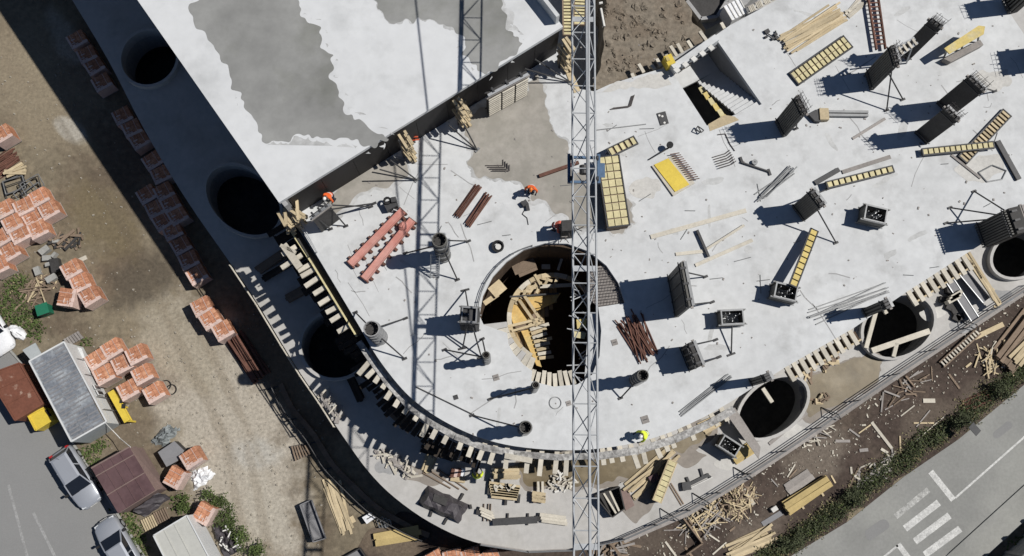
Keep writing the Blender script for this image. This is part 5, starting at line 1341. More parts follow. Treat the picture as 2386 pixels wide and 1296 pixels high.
# rail along the edge of the yard beside the dark trench
t = thing('yard_railing', 'pipe railing along the pale ground edge beside the dark trench', 'railing', P(720, 1030, 0))
yp = smooth_line(PP([(640, 905), (664, 957), (690, 990), (717, 1023), (740, 1060), (763, 1095), (807, 1140), (858, 1188), (900, 1215), (945, 1240), (985, 1258)], 0), 3)
for z in (.5, 1.0): MB().path([p+Vector((0, 0, z)) for p in yp], .035, 5).build('rail', steel_dark, t)
for p in yp[::5]: MB().tube(p, p+Vector((0, 0, 1.1)), .04, 5).build('post', steel_dark, t); MB().bar(p+Vector((-.5, -.1, .04)), p+Vector((.45, .2, .04)), .1, .08).build('base', steel_dark, t)
for a, b in zip(yp, yp[1:]): MB().bar(a+Vector((.42, .28, .1)), b+Vector((.42, .28, .1)), .34, .2).build('kerb_board', timber_brown, t)

# dark boards added to deepen the shade below the joists, and dark stacks
t = thing('shade_fill_platform', 'added dark boards deepening the shade below the projecting joists', 'shoring', P(800, 860, M-3))
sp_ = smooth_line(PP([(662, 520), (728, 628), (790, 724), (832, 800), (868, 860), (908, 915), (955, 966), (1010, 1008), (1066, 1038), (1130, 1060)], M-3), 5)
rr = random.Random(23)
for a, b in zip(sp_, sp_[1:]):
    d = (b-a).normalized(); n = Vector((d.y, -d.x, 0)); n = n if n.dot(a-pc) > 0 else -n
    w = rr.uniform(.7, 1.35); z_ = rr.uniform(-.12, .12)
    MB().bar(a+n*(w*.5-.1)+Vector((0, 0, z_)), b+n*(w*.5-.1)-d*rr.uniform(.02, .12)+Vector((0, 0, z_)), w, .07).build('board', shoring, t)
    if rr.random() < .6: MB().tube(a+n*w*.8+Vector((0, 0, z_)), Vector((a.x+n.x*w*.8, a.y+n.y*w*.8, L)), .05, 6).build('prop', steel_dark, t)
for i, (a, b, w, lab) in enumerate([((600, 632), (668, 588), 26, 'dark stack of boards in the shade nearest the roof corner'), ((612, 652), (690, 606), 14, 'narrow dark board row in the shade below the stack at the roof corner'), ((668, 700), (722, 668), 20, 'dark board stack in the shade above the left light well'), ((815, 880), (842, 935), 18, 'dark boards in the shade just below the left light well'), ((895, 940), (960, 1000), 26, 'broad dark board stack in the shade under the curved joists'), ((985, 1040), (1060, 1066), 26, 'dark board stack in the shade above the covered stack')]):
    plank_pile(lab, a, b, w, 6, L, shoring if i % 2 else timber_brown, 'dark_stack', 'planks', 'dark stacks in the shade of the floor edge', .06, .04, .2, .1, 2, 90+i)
# ================================================================== LEFT YARD: BRICK PALLETS
def make_pallet(label, group):
    t = thing('brick_pallet', label, 'brick pallet', (0, 0, 0), group)
    W, D, H0, H1 = 1.22, 1.12, .14, 1.3
    for s in (-.48, 0, .48): MB().box((0, s, 0), W, .1, .09).build('bearer', timber_grey, t, world=False)
    MB().box((0, 0, .09), W+.04, D+.04, .045).build('pallet_deck', timber_grey, t, world=False)
    MB().box((0, 0, H0), W-.06, D-.06, H1-H0-.05).build('brick_core', mortar, t, world=False)
    mb = MB()
    nx, ny, nz = 4, 3, 5
    for i in range(nx):
        for j in range(ny):
            for k in range(nz):
                if k < nz-1 and 0 < i < nx-1 and 0 < j < ny-1: continue
                hz = (H1-H0)/nz
                mb.box(((i+.5)/nx*W-W/2, (j+.5)/ny*D-D/2, H0+k*hz), W/nx-.018, D/ny-.018, hz-.018)
    mb.jitter(.006, 2)
    mb.build('brick_stack', brick, t, world=False)
    f = MB()
    e = .012
    for s in (-1, 1):
        f.box((0, s*(D/2+e), H0+.02), W+2*e, .006, (H1-H0)*(.96 if s < 0 else .7))
    f.box((-W/2-e, 0, H0+.02), .006, D, (H1-H0)*.9)
    # turned-over film on the top edges
    f.box((0, -D/2+.09, H1+.006), W+.02, .2, .006); f.box((-W/2+.06, .1, H1+.009), .14, D-.24, .006)
    f.build('plastic_wrap', film, t, world=False)
    fl = MB(); r7 = random.Random(7)
    for k in range(6): fl.box((r7.uniform(-.45, .45), r7.uniform(-.4, .4), H1+.004), r7.uniform(.1, .3), r7.uniform(.05, .12), .006, r7.uniform(-.3, .3))
    fl.build('strap_highlight', film, t, world=False)  # small pale patches painting the highlights on the straps
    for s in (-.3, .3):
        b = MB(); b.box((s, 0, H1+.012), .03, D+.04, .005); b.build('strap', film, t, world=False)
    return t
proto = make_pallet('', '')
YA = P(480, 720, 0); yard_rot = math.radians(31)
GP = 'brick pallets in the yard'; GS = 'brick pallets in the shade of the building'
pal = [((88, 458), 'orange brick pallet at the upper right corner of the big left block, beside steel frames'),
 ((112, 488), 'orange brick pallet at the right end of the big block beside a dark gap'),
 ((54, 481), 'orange brick pallet between the corner pallet and the frame edge in the second row'),
 ((72, 505), 'orange brick pallet in the heart of the big block, surrounded on all sides'),
 ((9, 485), 'pale topped brick pallet at the left frame edge, highest in the big block'),
 ((30, 521), 'bright orange brick pallet left of centre in the big block'),
 ((46, 546), 'orange brick pallet directly above the lowest right pallet of the big block'),
 ((88, 534), 'orange brick pallet throwing a black shadow onto the debris heap'),
 ((4, 552), 'brick pallet cut by the left frame edge in the middle of the big block'),
 ((22, 586), 'pale pink wrapped brick pallet at the lower tip of the big block'),
 ((-4, 618), 'brick pallet cut by the left frame edge, just above the green weeds'),
 ((166, 627), 'uppermost brick pallet of the group of four above the green bin'),
 ((185, 658), 'middle brick pallet of the group of four above the green bin'),
 ((156, 693), 'brick pallet nearest the green bin, with a white edge on its left'),
 ((209, 690), 'lower right brick pallet of the group of four above the green bin'),
 ((4, 312), 'brick pallet at the left frame edge above the rusty bars'),
 ((259, 812), 'topmost brick pallet of the cluster beside the long grey cabin'),
 ((222, 838), 'brick pallet touching the cabin wall, second from the top of its cluster'),
 ((318, 826), 'right one of the two joined brick pallets beside the cabin cluster'),
 ((282, 847), 'left one of the two joined brick pallets beside the cabin cluster'),
 ((243, 873), 'brick pallet right beside the open cabin windows'),
 ((331, 872), 'brick pallet above the two black hoops'),
 ((297, 908), 'pale faded brick pallet next to the yellow gate'),
 ((357, 914), 'brick pallet touching the two black hoops'),
 ((445, 1067), 'vivid orange brick pallet beside the flat grey plate'),
 ((407, 1113), 'pale topped brick pallet left of the white crumpled sheet'),
 ((475, 1197), 'single brick pallet at the corner of the pale flat roofed cabin'),
 ((469, 714), 'upper left brick pallet of the sunlit row at the shadow edge'),
 ((490, 744), 'middle brick pallet of the sunlit row at the shadow edge'),
 ((520, 770), 'lowest brick pallet of the sunlit row, above the stacked rusty beams')]
rr = random.Random(3)
for i, (c, lab) in enumerate(pal):
    o = proto if i == 0 else copy_tree(proto)
    p = P(c[0], c[1], 1.3); p.z = .02; o.scale.z = rr.uniform(.84, 1.08)
    o.location = p; o.rotation_euler = (0, 0, yard_rot+rr.uniform(-.06, .06)+(.9 if i == 13 else .5 if i in (25, 26) else 0)); tag(o, lab, 'brick pallet', GP)
sh = [(177, 90), (200, 125), (218, 152), (235, 190), (283, 268), (305, 297), (323, 325), (353, 373), (373, 405), (340, 452), (380, 445), (360, 485), (395, 472), (412, 501), (377, 514), (400, 537), (420, 571), (438, 605), (457, 639)]
ordn = ['highest', 'second', 'third', 'fourth', 'fifth', 'sixth', 'seventh', 'eighth', 'ninth']
for i, c in enumerate(sh):
    o = copy_tree(proto); p = P(c[0], c[1], 1.3); p.z = .02
    o.location = p; o.rotation_euler = (0, 0, yard_rot+rr.uniform(-.07, .07))
    if i < 4: lab = ordn[i]+' dim brick pallet of the upper shaded row along the building'
    elif i < 9: lab = ordn[i-4]+' dim brick pallet of the second shaded row, below the upper row of four'
    elif i < 16: lab = ['left one of the top pair', 'right one of the top pair', 'left one of the second pair', 'right one of the second pair', 'right one of the third pair', 'left one of the third pair', 'bottom one'][i-9]+' in the double block of dim shaded brick pallets'
    else: lab = ['upper', 'middle', 'lowest'][i-16]+' of the three dim brick pallets just above the sunlit row'
    tag(o, lab, 'brick pallet', GS)
for i, c in enumerate([(1055, 1296), (1098, 1292), (1142, 1296), (1010, 1300)]):
    o = copy_tree(proto); p = P(c[0], c[1]+8, 1.3); p.z = .02; o.location = p; o.rotation_euler = (0, 0, .2+.1*i)
    tag(o, ['second brick pallet from the left at the bottom edge below the curved slab', 'third brick pallet from the left at the bottom edge below the curved slab', 'rightmost brick pallet at the bottom edge below the curved slab', 'leftmost brick pallet at the bottom edge below the curved slab'][i], 'brick pallet', 'brick pallets at the bottom edge')

# rusty beams and bars
plank_pile('stack of rusty beams at the lower end of the sunlit pallet row', (548, 782), (612, 884), 52, 14, G, rust, 'beam_pile', 'steel beams', None, .05, .02, .16, .16, 3, 41, 'beam', False, .1)
plank_pile('heap of long rusty bars at the left edge above the big pallet block', (-20, 402), (45, 362), 60, 22, G, rust, 'bar_heap', 'steel bars', None, .12, .08, .1, .09, 3, 42, 'bar', True)
plank_pile('few tan boards thrown on the rusty bars at the left edge', (14, 408), (70, 396), 22, 6, G, timber, 'board_pile', 'planks', None, .2, .25, .18, .05, 2, 43, 'plank', False, .35)
t = thing('frame_pile', 'pile of dark steel frames above the corner pallet of the big block', 'frames', P(52, 440, 0))
rr = random.Random(4)
for i in range(9):
    p = P(52+rr.uniform(-30, 30), 442+rr.uniform(-14, 14), .15+.07*i); a = .5+rr.uniform(-.3, .3); u = Vector((math.cos(a), math.sin(a), 0))*.7; v = Vector((-u.y, u.x, 0))*.7
    q = [p-u-v, p+u-v, p+u+v, p-u+v]
    MB().path(q+[q[0]], .035, 4).build('frame', steel if i % 3 else steel_dark, t)
scrap_heap('heap of broken boards and dark scrap below the shadowing brick pallet', (158, 560), 42, 20, .2, 26, G, timber_brown, 21, 'scrap_heap', None, .4, 1.8, .5, .13, 'scrap', plydark)
scrap_heap('pile of weathered branches and laths beside the green bin', (92, 672), 40, 26, .5, 40, G, timber_brown, 22, 'lath_pile', None, .8, 2.6, .5, .08, 'lath', timber)
t = thing('block_heap', 'heap of grey concrete blocks left of the four brick pallets', 'concrete blocks', P(125, 605, 0))
for c, s, r in [((114, 604), .55, .1), ((108, 586), .7, .7), ((117, 618), .4, .3), ((135, 564), .45, .2), ((124, 650), .7, .6), ((130, 596), .4, 1.0), ((92, 634), .6, 2.0)]:
    MB().box(P(*c, 0), s, s*.6, .4, r).jitter(.03, int(c[0])).build('block', kerbmat, t)
MB().prism(PP([(122, 608), (142, 604), (148, 632), (128, 640)], 0)[::-1], .02, .5).build('dark_crate', plydark, t)
MB().bar(P(184, 608, .1), P(202, 600, .1), .3, .14).build('beam', timber_white, t)
t = thing('waste_bin', 'small green lidded bin in the weeds below the four brick pallets', 'bin', P(114, 726, 0), None, .35)
MB().box((0, 0, .1), .7, .62, .85, 0, 1.05).build('body', green_lid, t, world=False); MB().box((0, 0, .96), .82, .76, .07).build('lid', green_lid, t, world=False); MB().box((0, -.38, .93), .6, .06, .05).build('handle', rubber, t, world=False)
for s in (-.25, .25): MB().tube((s-.04, .3, .08), (s+.04, .3, .08), .08, 8).build('wheel', rubber, t, world=False)
t = thing('hoops', 'two overlapping black rubber hoops lying on the gravel', 'hoops', P(393, 903, 0))
for c in [(387, 898), (400, 908)]: MB().ring(P(*c, 0), .30, .36, .02, .09, 20).build('hoop', rubber, t)

# ------------------------------------------------------------------ cabins, sheds, skips
def slab_box(q, z0, z1): return MB().prism(q, z0, z1)
zc_ = 3.0
t = thing('site_cabin', 'long grey site cabin with mottled roof sheets and white side wall', 'cabin', P(160, 920, 0))
cr = PP([(69, 842), (167, 1029), (241, 984), (150, 797)], zc_)
MB().prism([c for c in cr], .12, zc_-.1).build('body', cabin_wall, t)
MB().prism([cr[0], cr[1], cr[2], cr[3]], zc_-.095, zc_).build('roof_plate', cabin_roof, t)
du, dv = (cr[1]-cr[0]), (cr[3]-cr[0])
for i in range(22):
    for (a, b) in ((.06, .34), (.37, .63), (.66, .95)):
        p, q = cr[0]+du*(i+.5)/22+dv*a, cr[0]+du*(i+.5)/22+dv*b
        if rr.random() < .12: continue
        if i == 0: rb = MB().bar(p+Vector((0, 0, .02)), q+Vector((0, 0, .02)), .1, .035)
        else: rb.bar(p+Vector((0, 0, .02)), q+Vector((0, 0, .02)), .1, .035)
tag(rb.build('roof_ribs', plate_grey, t), kind='stuff')
for s, u in ((0, du), (1, du)):
    a = cr[0]+dv*s; MB().bar(a+Vector((0, 0, .02)), a+u+Vector((0, 0, .02)), .1, .1).build('roof_edge', cabin_wall, t)
for a in (cr[0], cr[1]): MB().bar(a+Vector((0, 0, .03)), a+dv+Vector((0, 0, .03)), .1, .1).build('roof_edge', cabin_wall, t)
en = (du.normalized())*.012
MB().prism([cr[1]+en, cr[1]+en*3, cr[2]+en*3, cr[2]+en], .15, zc_-.12).build('end_wall', cabin_grey, t)
sn = dv.normalized()
for s in (.53, .60):
    a, b = cr[3]+du*s+sn*.03, cr[3]+du*(s+.058)+sn*.03
    f = MB().bar(Vector((a.x, a.y, 1.6)), Vector((b.x, b.y, 1.6)), .05, .95).build('window', cabin_wall, t)
    a2, b2 = cr[3]+du*(s+.008)+sn*.062, cr[3]+du*(s+.05)+sn*.062
    MB().bar(Vector((a2.x, a2.y, 1.6)), Vector((b2.x, b2.y, 1.6)), .02, .75).build('pane', glass, f)
for s in (.2, .4, .68, .84):
    a = cr[3]+du*s+sn*.02
    MB().box((a.x, a.y, .2), .05, .05, 2.2, 0).build('wall_seam', steel, t)
tag(MB().prism(PP([(52, 816), (82, 799), (96, 824), (74, 842)], 2.0)[::-1], 1.9, 2.0).build('roof_sheet', cabin_grey), 'loose pale sheet lying at the upper corner of the long cabin', 'sheet')
t = thing('slatted_ramp', 'small grey slatted pallet leaning at the upper end of the long cabin', 'pallet', P(168, 786, 0))
for i in range(6): MB().bar(P(150+i*6, 790-i*3.4, .25), P(162+i*6, 806-i*3.4, .25), .15, .05).build('slat', timber_grey, t)
for k in (0, 1): MB().bar(P(150+k*10, 792+k*13, .18), P(184+k*10, 773+k*13, .18), .1, .07).build('bearer', timber_grey, t)
for lab, q in [('white panel leaning on the cabin wall, upper of the pair', [(156, 802), (190, 812), (198, 834), (172, 836)]), ('white panel leaning on the cabin wall, lower of the pair', [(174, 838), (196, 838), (210, 868), (190, 872)])]:
    tag(MB().prism(PP(q, 1.2)[::-1], 1.16, 1.2).build('wall_panel', cabin_wall), lab, 'panel', 'white panels by the cabin')
# rusty flat container and yellow skip
t = thing('rusty_container', 'rust brown container top with flaking pale patches at the left edge', 'container', P(40, 900, 0))
q = PP([(46, 846), (101, 941), (36, 980), (-30, 874)], 1.9)
MB().prism(q, .1, 1.8).build('body', rustroof, t); MB().prism([c for c in q], 1.802, 1.9).build('lid', rustroof, t)
for a, b in zip(q, q[1:]+q[:1]): MB().bar(a+Vector((0, 0, .02)), b+Vector((0, 0, .02)), .09, .1).build('edge_rail', rustroof, t)
for s in (.33, .66): MB().bar(q[0]+(q[1]-q[0])*s+Vector((0, 0, .02)), q[3]+(q[2]-q[3])*s+Vector((0, 0, .02)), .05, .05).build('seam', rustroof, t)
t = thing('yellow_skip', 'bright yellow boxy skip at the end of the rust brown container', 'skip', P(95, 976, 0))
q = PP([(66, 968), (104, 950), (124, 978), (84, 1003)], 1.3)
MB().prism(q[::-1], .15, 1.3).build('body', yellow_paint, t); 
for a, b in zip(q, q[1:]+q[:1]): MB().bar(a+Vector((0, 0, .03)), b+Vector((0, 0, .03)), .1, .1).build('rim', yellow_paint, t)
MB().bar(q[1]+(q[2]-q[1])*.2+Vector((.05, 0, .1)), q[1]+(q[2]-q[1])*.7+Vector((.05, 0, .1)), .1, .2).build('hinge', rubber, t)
for c in (.2, .8): MB().box(q[0]*(1-c)+q[2]*c-Vector((0, 0, 1.3)), .2, .2, .15).build('foot', rubber, t)
t = thing('yellow_gate', 'narrow yellow steel gate panel standing right of the white cabin wall', 'gate', P(275, 950, 0))
a, b = P(258, 912, 1.4), P(297, 982, 1.4)
MB().bar(a, b, .42, .12).build('top_beam', yellow_paint, t)
for s in (.02, .5, .98): p = a*(1-s)+b*s; MB().box((p.x, p.y, 0), .12, .12, 1.36).build('post', yellow_paint, t)
MB().bar(a+Vector((0, 0, -.9)), b+Vector((0, 0, -.9)), .08, .1).build('low_rail', yellow_paint, t)
MB().box(a*.45+b*.55+Vector((.25, .1, -.02)), .2, .3, .14).build('latch', rubber, t); MB().box(a*.6+b*.4+Vector((.22, .1, -.02)), .14, .2, .1).build('latch', rubber, t)
# maroon shed
t = thing('maroon_shed', 'maroon sheet roofed shed with a pale ridge line between the parked cars', 'shed', P(300, 1115, 0))
r0, r1, r2, r3 = P(214, 1091, 2.1), P(276, 1196, 2.1), P(362, 1142, 2.4), P(302, 1042, 2.4)
r4, r5 = P(383, 1137, 1.2), P(318, 1040, 1.2)
MB().prism([v for v in (r0, r1, r2, r3)], .05, 2.0).build('body', maroon_lt, t)
up = Vector((0, 0, .06))
MB().hexa([r0, r1, r2, r3], [r0+up, r1+up, r2+up, r3+up]).build('roof', maroon, t)
MB().hexa([r3+Vector((0, 0, -.03)), r2+Vector((0, 0, -.03)), r4, r5], [r3+Vector((0, 0, .03)), r2+Vector((0, 0, .03)), r4+up, r5+up]).build('lean_to_roof', maroon_lt, t)
for s in (.0, .18, .6): MB().bar(r0*(1-s)+r1*s+up*1.5, r3*(1-s)+r2*s+up*1.5, .07 if s else .1, .05).build('seam', maroon_lt, t)
for s in (.25, .5, .75): MB().bar(r0*(1-s)+r3*s+up*1.3, r1*(1-s)+r2*s+up*1.3, .05, .05).build('roof_rib', maroon, t)
t = thing('tarped_lean_to', 'dark grey tarpaulin draped at the lower end of the maroon shed', 'tarpaulin', P(365, 1165, 0))
mb = MB(); grid = []
q = PP([(318, 1190), (378, 1146), (402, 1160), (340, 1206)], 0)
for j in range(5):
    for i in range(8):
        u, v = i/7, j/4; p = (q[0]*(1-u)+q[1]*u)*(1-v)+(q[3]*(1-u)+q[2]*u)*v
        grid.append(p+Vector((rr.uniform(-.06, .06), rr.uniform(-.06, .06), max(.02, .9-.8*v+rr.uniform(-.12, .12)))))
mb.add(grid, [(j*8+i, (j+1)*8+i, (j+1)*8+i+1, j*8+i+1) for j in range(4) for i in range(7)]); mb.build('sheet', tarp_dark, t)
# grey plate box, tarp, crumpled white sheet
t = thing('grey_plate_box', 'flat grey plate lid on a low box between the tarpaulin and brick pallets', 'box', P(398, 1057, 0))
q = PP([(368, 1054), (406, 1028), (429, 1050), (414, 1074), (388, 1088)], .9)
MB().prism(q[::-1], .02, .84).build('box', plydark, t); MB().prism(q[::-1], .842, .9).build('plate', plate_grey, t)
def crumple(label, name, cat, px, z, h, m, seed, n=11):
    t = thing(name, label, cat, P(*px[0], z)); r_ = random.Random(seed)
    q = PP(px, z); g = []; mb = MB()
    for j in range(n):
        for i in range(n):
            u, v = i/(n-1), j/(n-1); p = (q[0]*(1-u)+q[1]*u)*(1-v)+(q[3]*(1-u)+q[2]*u)*v
            e = min(u, 1-u, v, 1-v)*2
            g.append(p+Vector((r_.uniform(-.1, .1), r_.uniform(-.1, .1), .02+h*min(1, e*2.2)*r_.uniform(.25, 1))))
    mb.add(g, [(j*n+i, (j+1)*n+i, (j+1)*n+i+1, j*n+i+1) for j in range(n-1) for i in range(n-1)]); mb.build('sheet', m, t)
    return t
crumple('crumpled white plastic sheet on the gravel right of a brick pallet', 'plastic_sheet', 'plastic sheet', [(446, 1098), (482, 1086), (502, 1108), (452, 1146)], 0, .5, tarp_white, 4)
crumple('crumpled grey tarpaulin above the flat grey plate', 'grey_tarpaulin', 'tarpaulin', [(350, 1032), (388, 990), (420, 1000), (384, 1042)], 0, .5, tarp_grey, 5)
crumple('black plastic heap with white scraps beside the pale flat roofed cabin', 'black_sheet_heap', 'plastic sheet', [(494, 1224), (534, 1212), (566, 1278), (524, 1300)], 0, .7, tarp_dark, 6)
rr = random.Random(51)
t = thing('paper_scraps', 'white scraps scattered on the black plastic heap', 'litter', P(530, 1250, .7))
for i in range(16): p = P(530+rr.uniform(-26, 26), 1255+rr.uniform(-32, 30), .72); MB().box(p, rr.uniform(.1, .4), .08, .03, rr.uniform(0, 3)).build('scrap', paper, t)
# pale flat roofed cabin at the bottom
t = thing('flat_cabin', 'pale flat roofed cabin cut by the bottom edge', 'cabin', P(440, 1290, 0))
q = PP([(358, 1248), (436, 1201), (520, 1360), (440, 1410)], 2.5)
MB().prism(q[::-1], .1, 2.4).build('body', cabin_wall, t); MB().prism(q[::-1], 2.402, 2.5).build('roof', flat_roof, t)
for a, b in zip(q, q[1:]+q[:1]): MB().bar(a+Vector((0, 0, .02)), b+Vector((0, 0, .02)), .08, .1).build('roof_edge', cabin_wall, t)
for s in (.3, .6): MB().bar(q[0]*(1-s)+q[1]*s+Vector((0, 0, .01)), q[3]*(1-s)+q[2]*s+Vector((0, 0, .01)), .05, .05).build('roof_seam', flat_roof, t)
t = thing('slatted_pallets', 'two worn slatted pallets in the grass above the flat roofed cabin', 'pallets', P(350, 1220, 0))
for k, (x, y) in enumerate([(345, 1222), (374, 1205)]):
    for i in range(6): MB().bar(P(x-16+i*5, y-10-i*2.4, .2), P(x-4+i*5, y+16-i*2.4, .2), .1, .05).build('slat', timber_brown if k else timber, t)
# open metal tray, broken pallet, timber in the yard
t = thing('metal_tray', 'open grey blue metal tray standing on the gravel by the trench', 'tray', P(727, 1212, 0))
q = PP([(703, 1176), (727, 1165), (760, 1254), (733, 1262)], .1)
MB().prism(q[::-1], .02, .07).build('bottom', plate_grey, t)
for a, b, h in [(q[0], q[1], .5), (q[1], q[2], .28), (q[2], q[3], .5), (q[3], q[0], .6)]: MB().bar(a+Vector((0, 0, h/2)), b+Vector((0, 0, h/2)), .06, h).build('side', plate_grey, t)
t = thing('broken_pallet', 'broken dark pallet lying at the railing of the trench', 'pallet', P(698, 1050, 0))
for i in range(6): MB().bar(P(680+i*6, 1040-i*.8, .2), P(690+i*6.4, 1074-i*3, .2), .1, .06).build('slat', timber_brown, t)
for k in range(3): MB().bar(P(676+k*5, 1042+k*13, .12), P(716+k*4, 1034+k*13, .12), .12, .12).build('bearer', plydark, t)
plank_pile('long loose planks lying downhill between the tray and the trench', (766, 1112), (810, 1245), 36, 10, G, timber, 'plank_pile', 'planks', 'planks on the ground', .12, .06, .15, .06, 2, 51)
plank_pile('two thick squared beams beside the trench at the bottom', (872, 1258), (978, 1240), 26, 3, G, timber_gold, 'beam_pile', 'beams', 'planks on the ground', .05, .04, .36, .3, 1, 52, 'beam')
single('board', 'small tan board right of the long loose planks', 'board', (812, 1216), (826, 1208), .45, .06, G, timber)
t = thing('mesh_tray', 'dark mesh tray cut by the bottom edge left of the brick pallets', 'tray', P(825, 1290, 0))
q = PP([(806, 1296), (840, 1277), (856, 1300), (820, 1325)], .1)
for a, b in zip(q, q[1:]+q[:1]): MB().bar(a+Vector((0, 0, .2)), b+Vector((0, 0, .2)), .08, .4).build('side', plydark, t)
MB().prism(q[::-1], .02, .12).build('bottom', plate_grey, t)
t = thing('wrapped_bundle', 'small pale bundle tied to the trench railing', 'bundle', P(862, 1206, 0)); MB().box(P(862, 1206, 0), .6, .5, .6, .6).jitter(.06, 2).build('bag', tarp_white, t); MB().bar(P(855, 1210, .62), P(870, 1202, .62), .05, .03).build('tie', rubber, t)
t = thing('scaffold_tangle', 'tangled steel frames leaning on the trench railing', 'frames', P(890, 1216, 0))
for i in range(3):
    q = PP([(878+i*8, 1212+i*2), (892+i*8, 1204+i*3), (900+i*6, 1222), (884+i*7, 1230)], .4+.15*i); MB().path(q+[q[0]], .035, 4).build('frame', steel, t)
t = thing('cabin_cable', 'thin pale cable running from the cabin corner to the maroon shed', 'cable', P(270, 1000, 1)); MB().path([P(246, 986, 2.6), P(262, 1003, 1.6), P(280, 1022, 1.6), P(304, 1042, 2.4)], .03, 4).build('cable', paper, t)

# ------------------------------------------------------------------ cars
def make_car(label, paintm, loc, rz, group='parked cars', estate=False):
    t = thing('parked_car', label, 'car', loc, group, rz)
    Lc, Wc = 4.35, 1.76
    st = [(-2.17, .60, .40, .55), (-2.08, .76, .30, .78), (-1.75, .85, .26, .92), (-1.2, .88, .24, .97), (0, .88, .24, .96), (.75, .88, .24, .96), (1.25, .87, .25, .90), (1.75, .83, .27, .80), (2.05, .70, .32, .66), (2.17, .52, .40, .52)]
    vs, fs = [], []
    for x, w, zb, zt in st:
        vs += [(x, -w*.94, zb), (x, -w, (zb+zt)/2), (x, -w*.93, zt-.06), (x, -w*.80, zt), (x, 0, zt+.025), (x, w*.80, zt), (x, w*.93, zt-.06), (x, w, (zb+zt)/2), (x, w*.94, zb)]
    k = 9
    for i in range(len(st)-1):
        for j in range(k-1): fs.append((i*k+j, i*k+j+1, (i+1)*k+j+1, (i+1)*k+j)[::-1])
        fs.append((i*k, (i+1)*k, (i+1)*k+k-1, i*k+k-1)[::-1])
    fs += [tuple(range(k)), tuple(range((len(st)-1)*k+k-1, (len(st)-1)*k-1, -1))]
    MB().add(vs, fs).build('body', paintm, t, world=False, smooth=True)
    # cabin: roof panel, glass all round, pillars
    xr0, xr1 = (-1.62, .18)
    A = [(-1.98 if estate else -1.95, -.72, .93), (.98, -.74, .95), (.98, .74, .95), (-1.98 if estate else -1.95, .72, .93)]
    B = [(xr0, -.56, 1.42), (xr1, -.58, 1.42), (xr1, .58, 1.42), (xr0, .56, 1.42)]
    MB().hexa(A, B).build('cabin', rubber, t, world=False)
    def pane(nm_, q, m_, off): 
        n = (Vector(q[1])-Vector(q[0])).cross(Vector(q[3])-Vector(q[0])).normalized()*off
        MB().hexa([Vector(v) for v in q], [Vector(v)+n for v in q]).build(nm_, m_, t, world=False)
    def mixq(a, b, c, d, m0, m1, k0, k1):
        a, b, c, d = map(Vector, (a, b, c, d))
        f = lambda u, v: (a*(1-u)+b*u)*(1-v)+(d*(1-u)+c*u)*v
        return [f(m0, k0), f(m1, k0), f(m1, k1), f(m0, k1)]
    pane('windscreen', mixq(A[1], A[2], B[2], B[1], .04, .96, .03, .97), glass, .012)
    pane('rear_window', mixq(A[3], A[0], B[0], B[3], .08, .92, .12, .95), glass, .012)
    for s, (p0, p1, p2, p3) in ((0, (A[0], A[1], B[1], B[0])), (1, (A[2], A[3], B[3], B[2]))):
        pane('side_window', mixq(p0, p1, p2, p3, .1, .47, .1, .92), glass, .012)
        pane('side_window', mixq(p0, p1, p2, p3, .52, .88, .1, .92), glass, .012)
    MB().add([(xr0-.04, -.58, 1.42), (xr1+.03, -.60, 1.425), (xr1+.03, .60, 1.425), (xr0-.04, .58, 1.42), (xr0+.1, -.44, 1.475), (xr1-.06, -.46, 1.48), (xr1-.06, .46, 1.48), (xr0+.1, .44, 1.475)],
             [(4, 5, 6, 7), (0, 1, 5, 4), (1, 2, 6, 5), (2, 3, 7, 6), (3, 0, 4, 7), (3, 2, 1, 0)]).build('roof', paintm, t, world=False)
    for s in (-1, 1):
        for p, q in (((.98, .745*s, .95), (xr1, .59*s, 1.43)), ((-1.95, .73*s, .93), (xr0, .57*s, 1.43)), ((-.55, .75*s, .95), (-.68, .59*s, 1.42))): MB().bar(p, q, .07, .05).build('pillar', paintm, t, world=False)
        m_ = MB().box((.78, s*.98, .92), .14, .22, .15).build('mirror', rubber, t, world=False)
        MB().box((1.97, s*.55, .56), .18, .28, .12).build('headlight', lamp_m, t, world=False)
        MB().box((-2.06, s*.60, .68), .12, .22, .18).build('tail_light', tail_m, t, world=False)
        for x in (-1.32, 1.32):
            w = MB().tube((x, s*.70, .32), (x, s*.89, .32), .32, 18).build('wheel', rubber, t, world=False)
            MB().tube((x, s*.885, .32), (x, s*.90, .32), .2, 12).build('rim', steel_galv, w, world=False)
    MB().box((2.1, 0, .36), .1, 1.1, .12).build('front_bumper', rubber, t, world=False)
    MB().box((-2.12, 0, .42), .1, 1.2, .14).build('rear_bumper', rubber, t, world=False)
    MB().box((2.18, 0, .46), .02, .5, .11).build('number_plate', paper, t, world=False)
    MB().tube((-1.4, 0, 1.47), (-1.55, 0, 1.8), .008, 4).build('aerial', rubber, t, world=False)
    return t
a, b = P(146, 1064, .7), P(207, 1162, .7)
make_car('silver car parked at the kerb beside the maroon shed, bonnet pointing down the street', car_paint, Vector(((a.x+b.x)/2, (a.y+b.y)/2, .02)), heading(a, b))
a, b = P(302, 1320, .7), P(240, 1214, .7); d = (b-a).normalized(); c = b-d*2.1
make_car('silver car cut by the bottom edge, bonnet pointing up the street', car_paint, Vector((c.x, c.y, .02)), heading(a, b))
a, b = P(-60, 700, .7), P(12, 818, .7); d = (b-a).normalized(); c = b-d*2.1
make_car('white car at the left frame edge with only its front in view', car_white, Vector((c.x, c.y, .02)), heading(a, b))
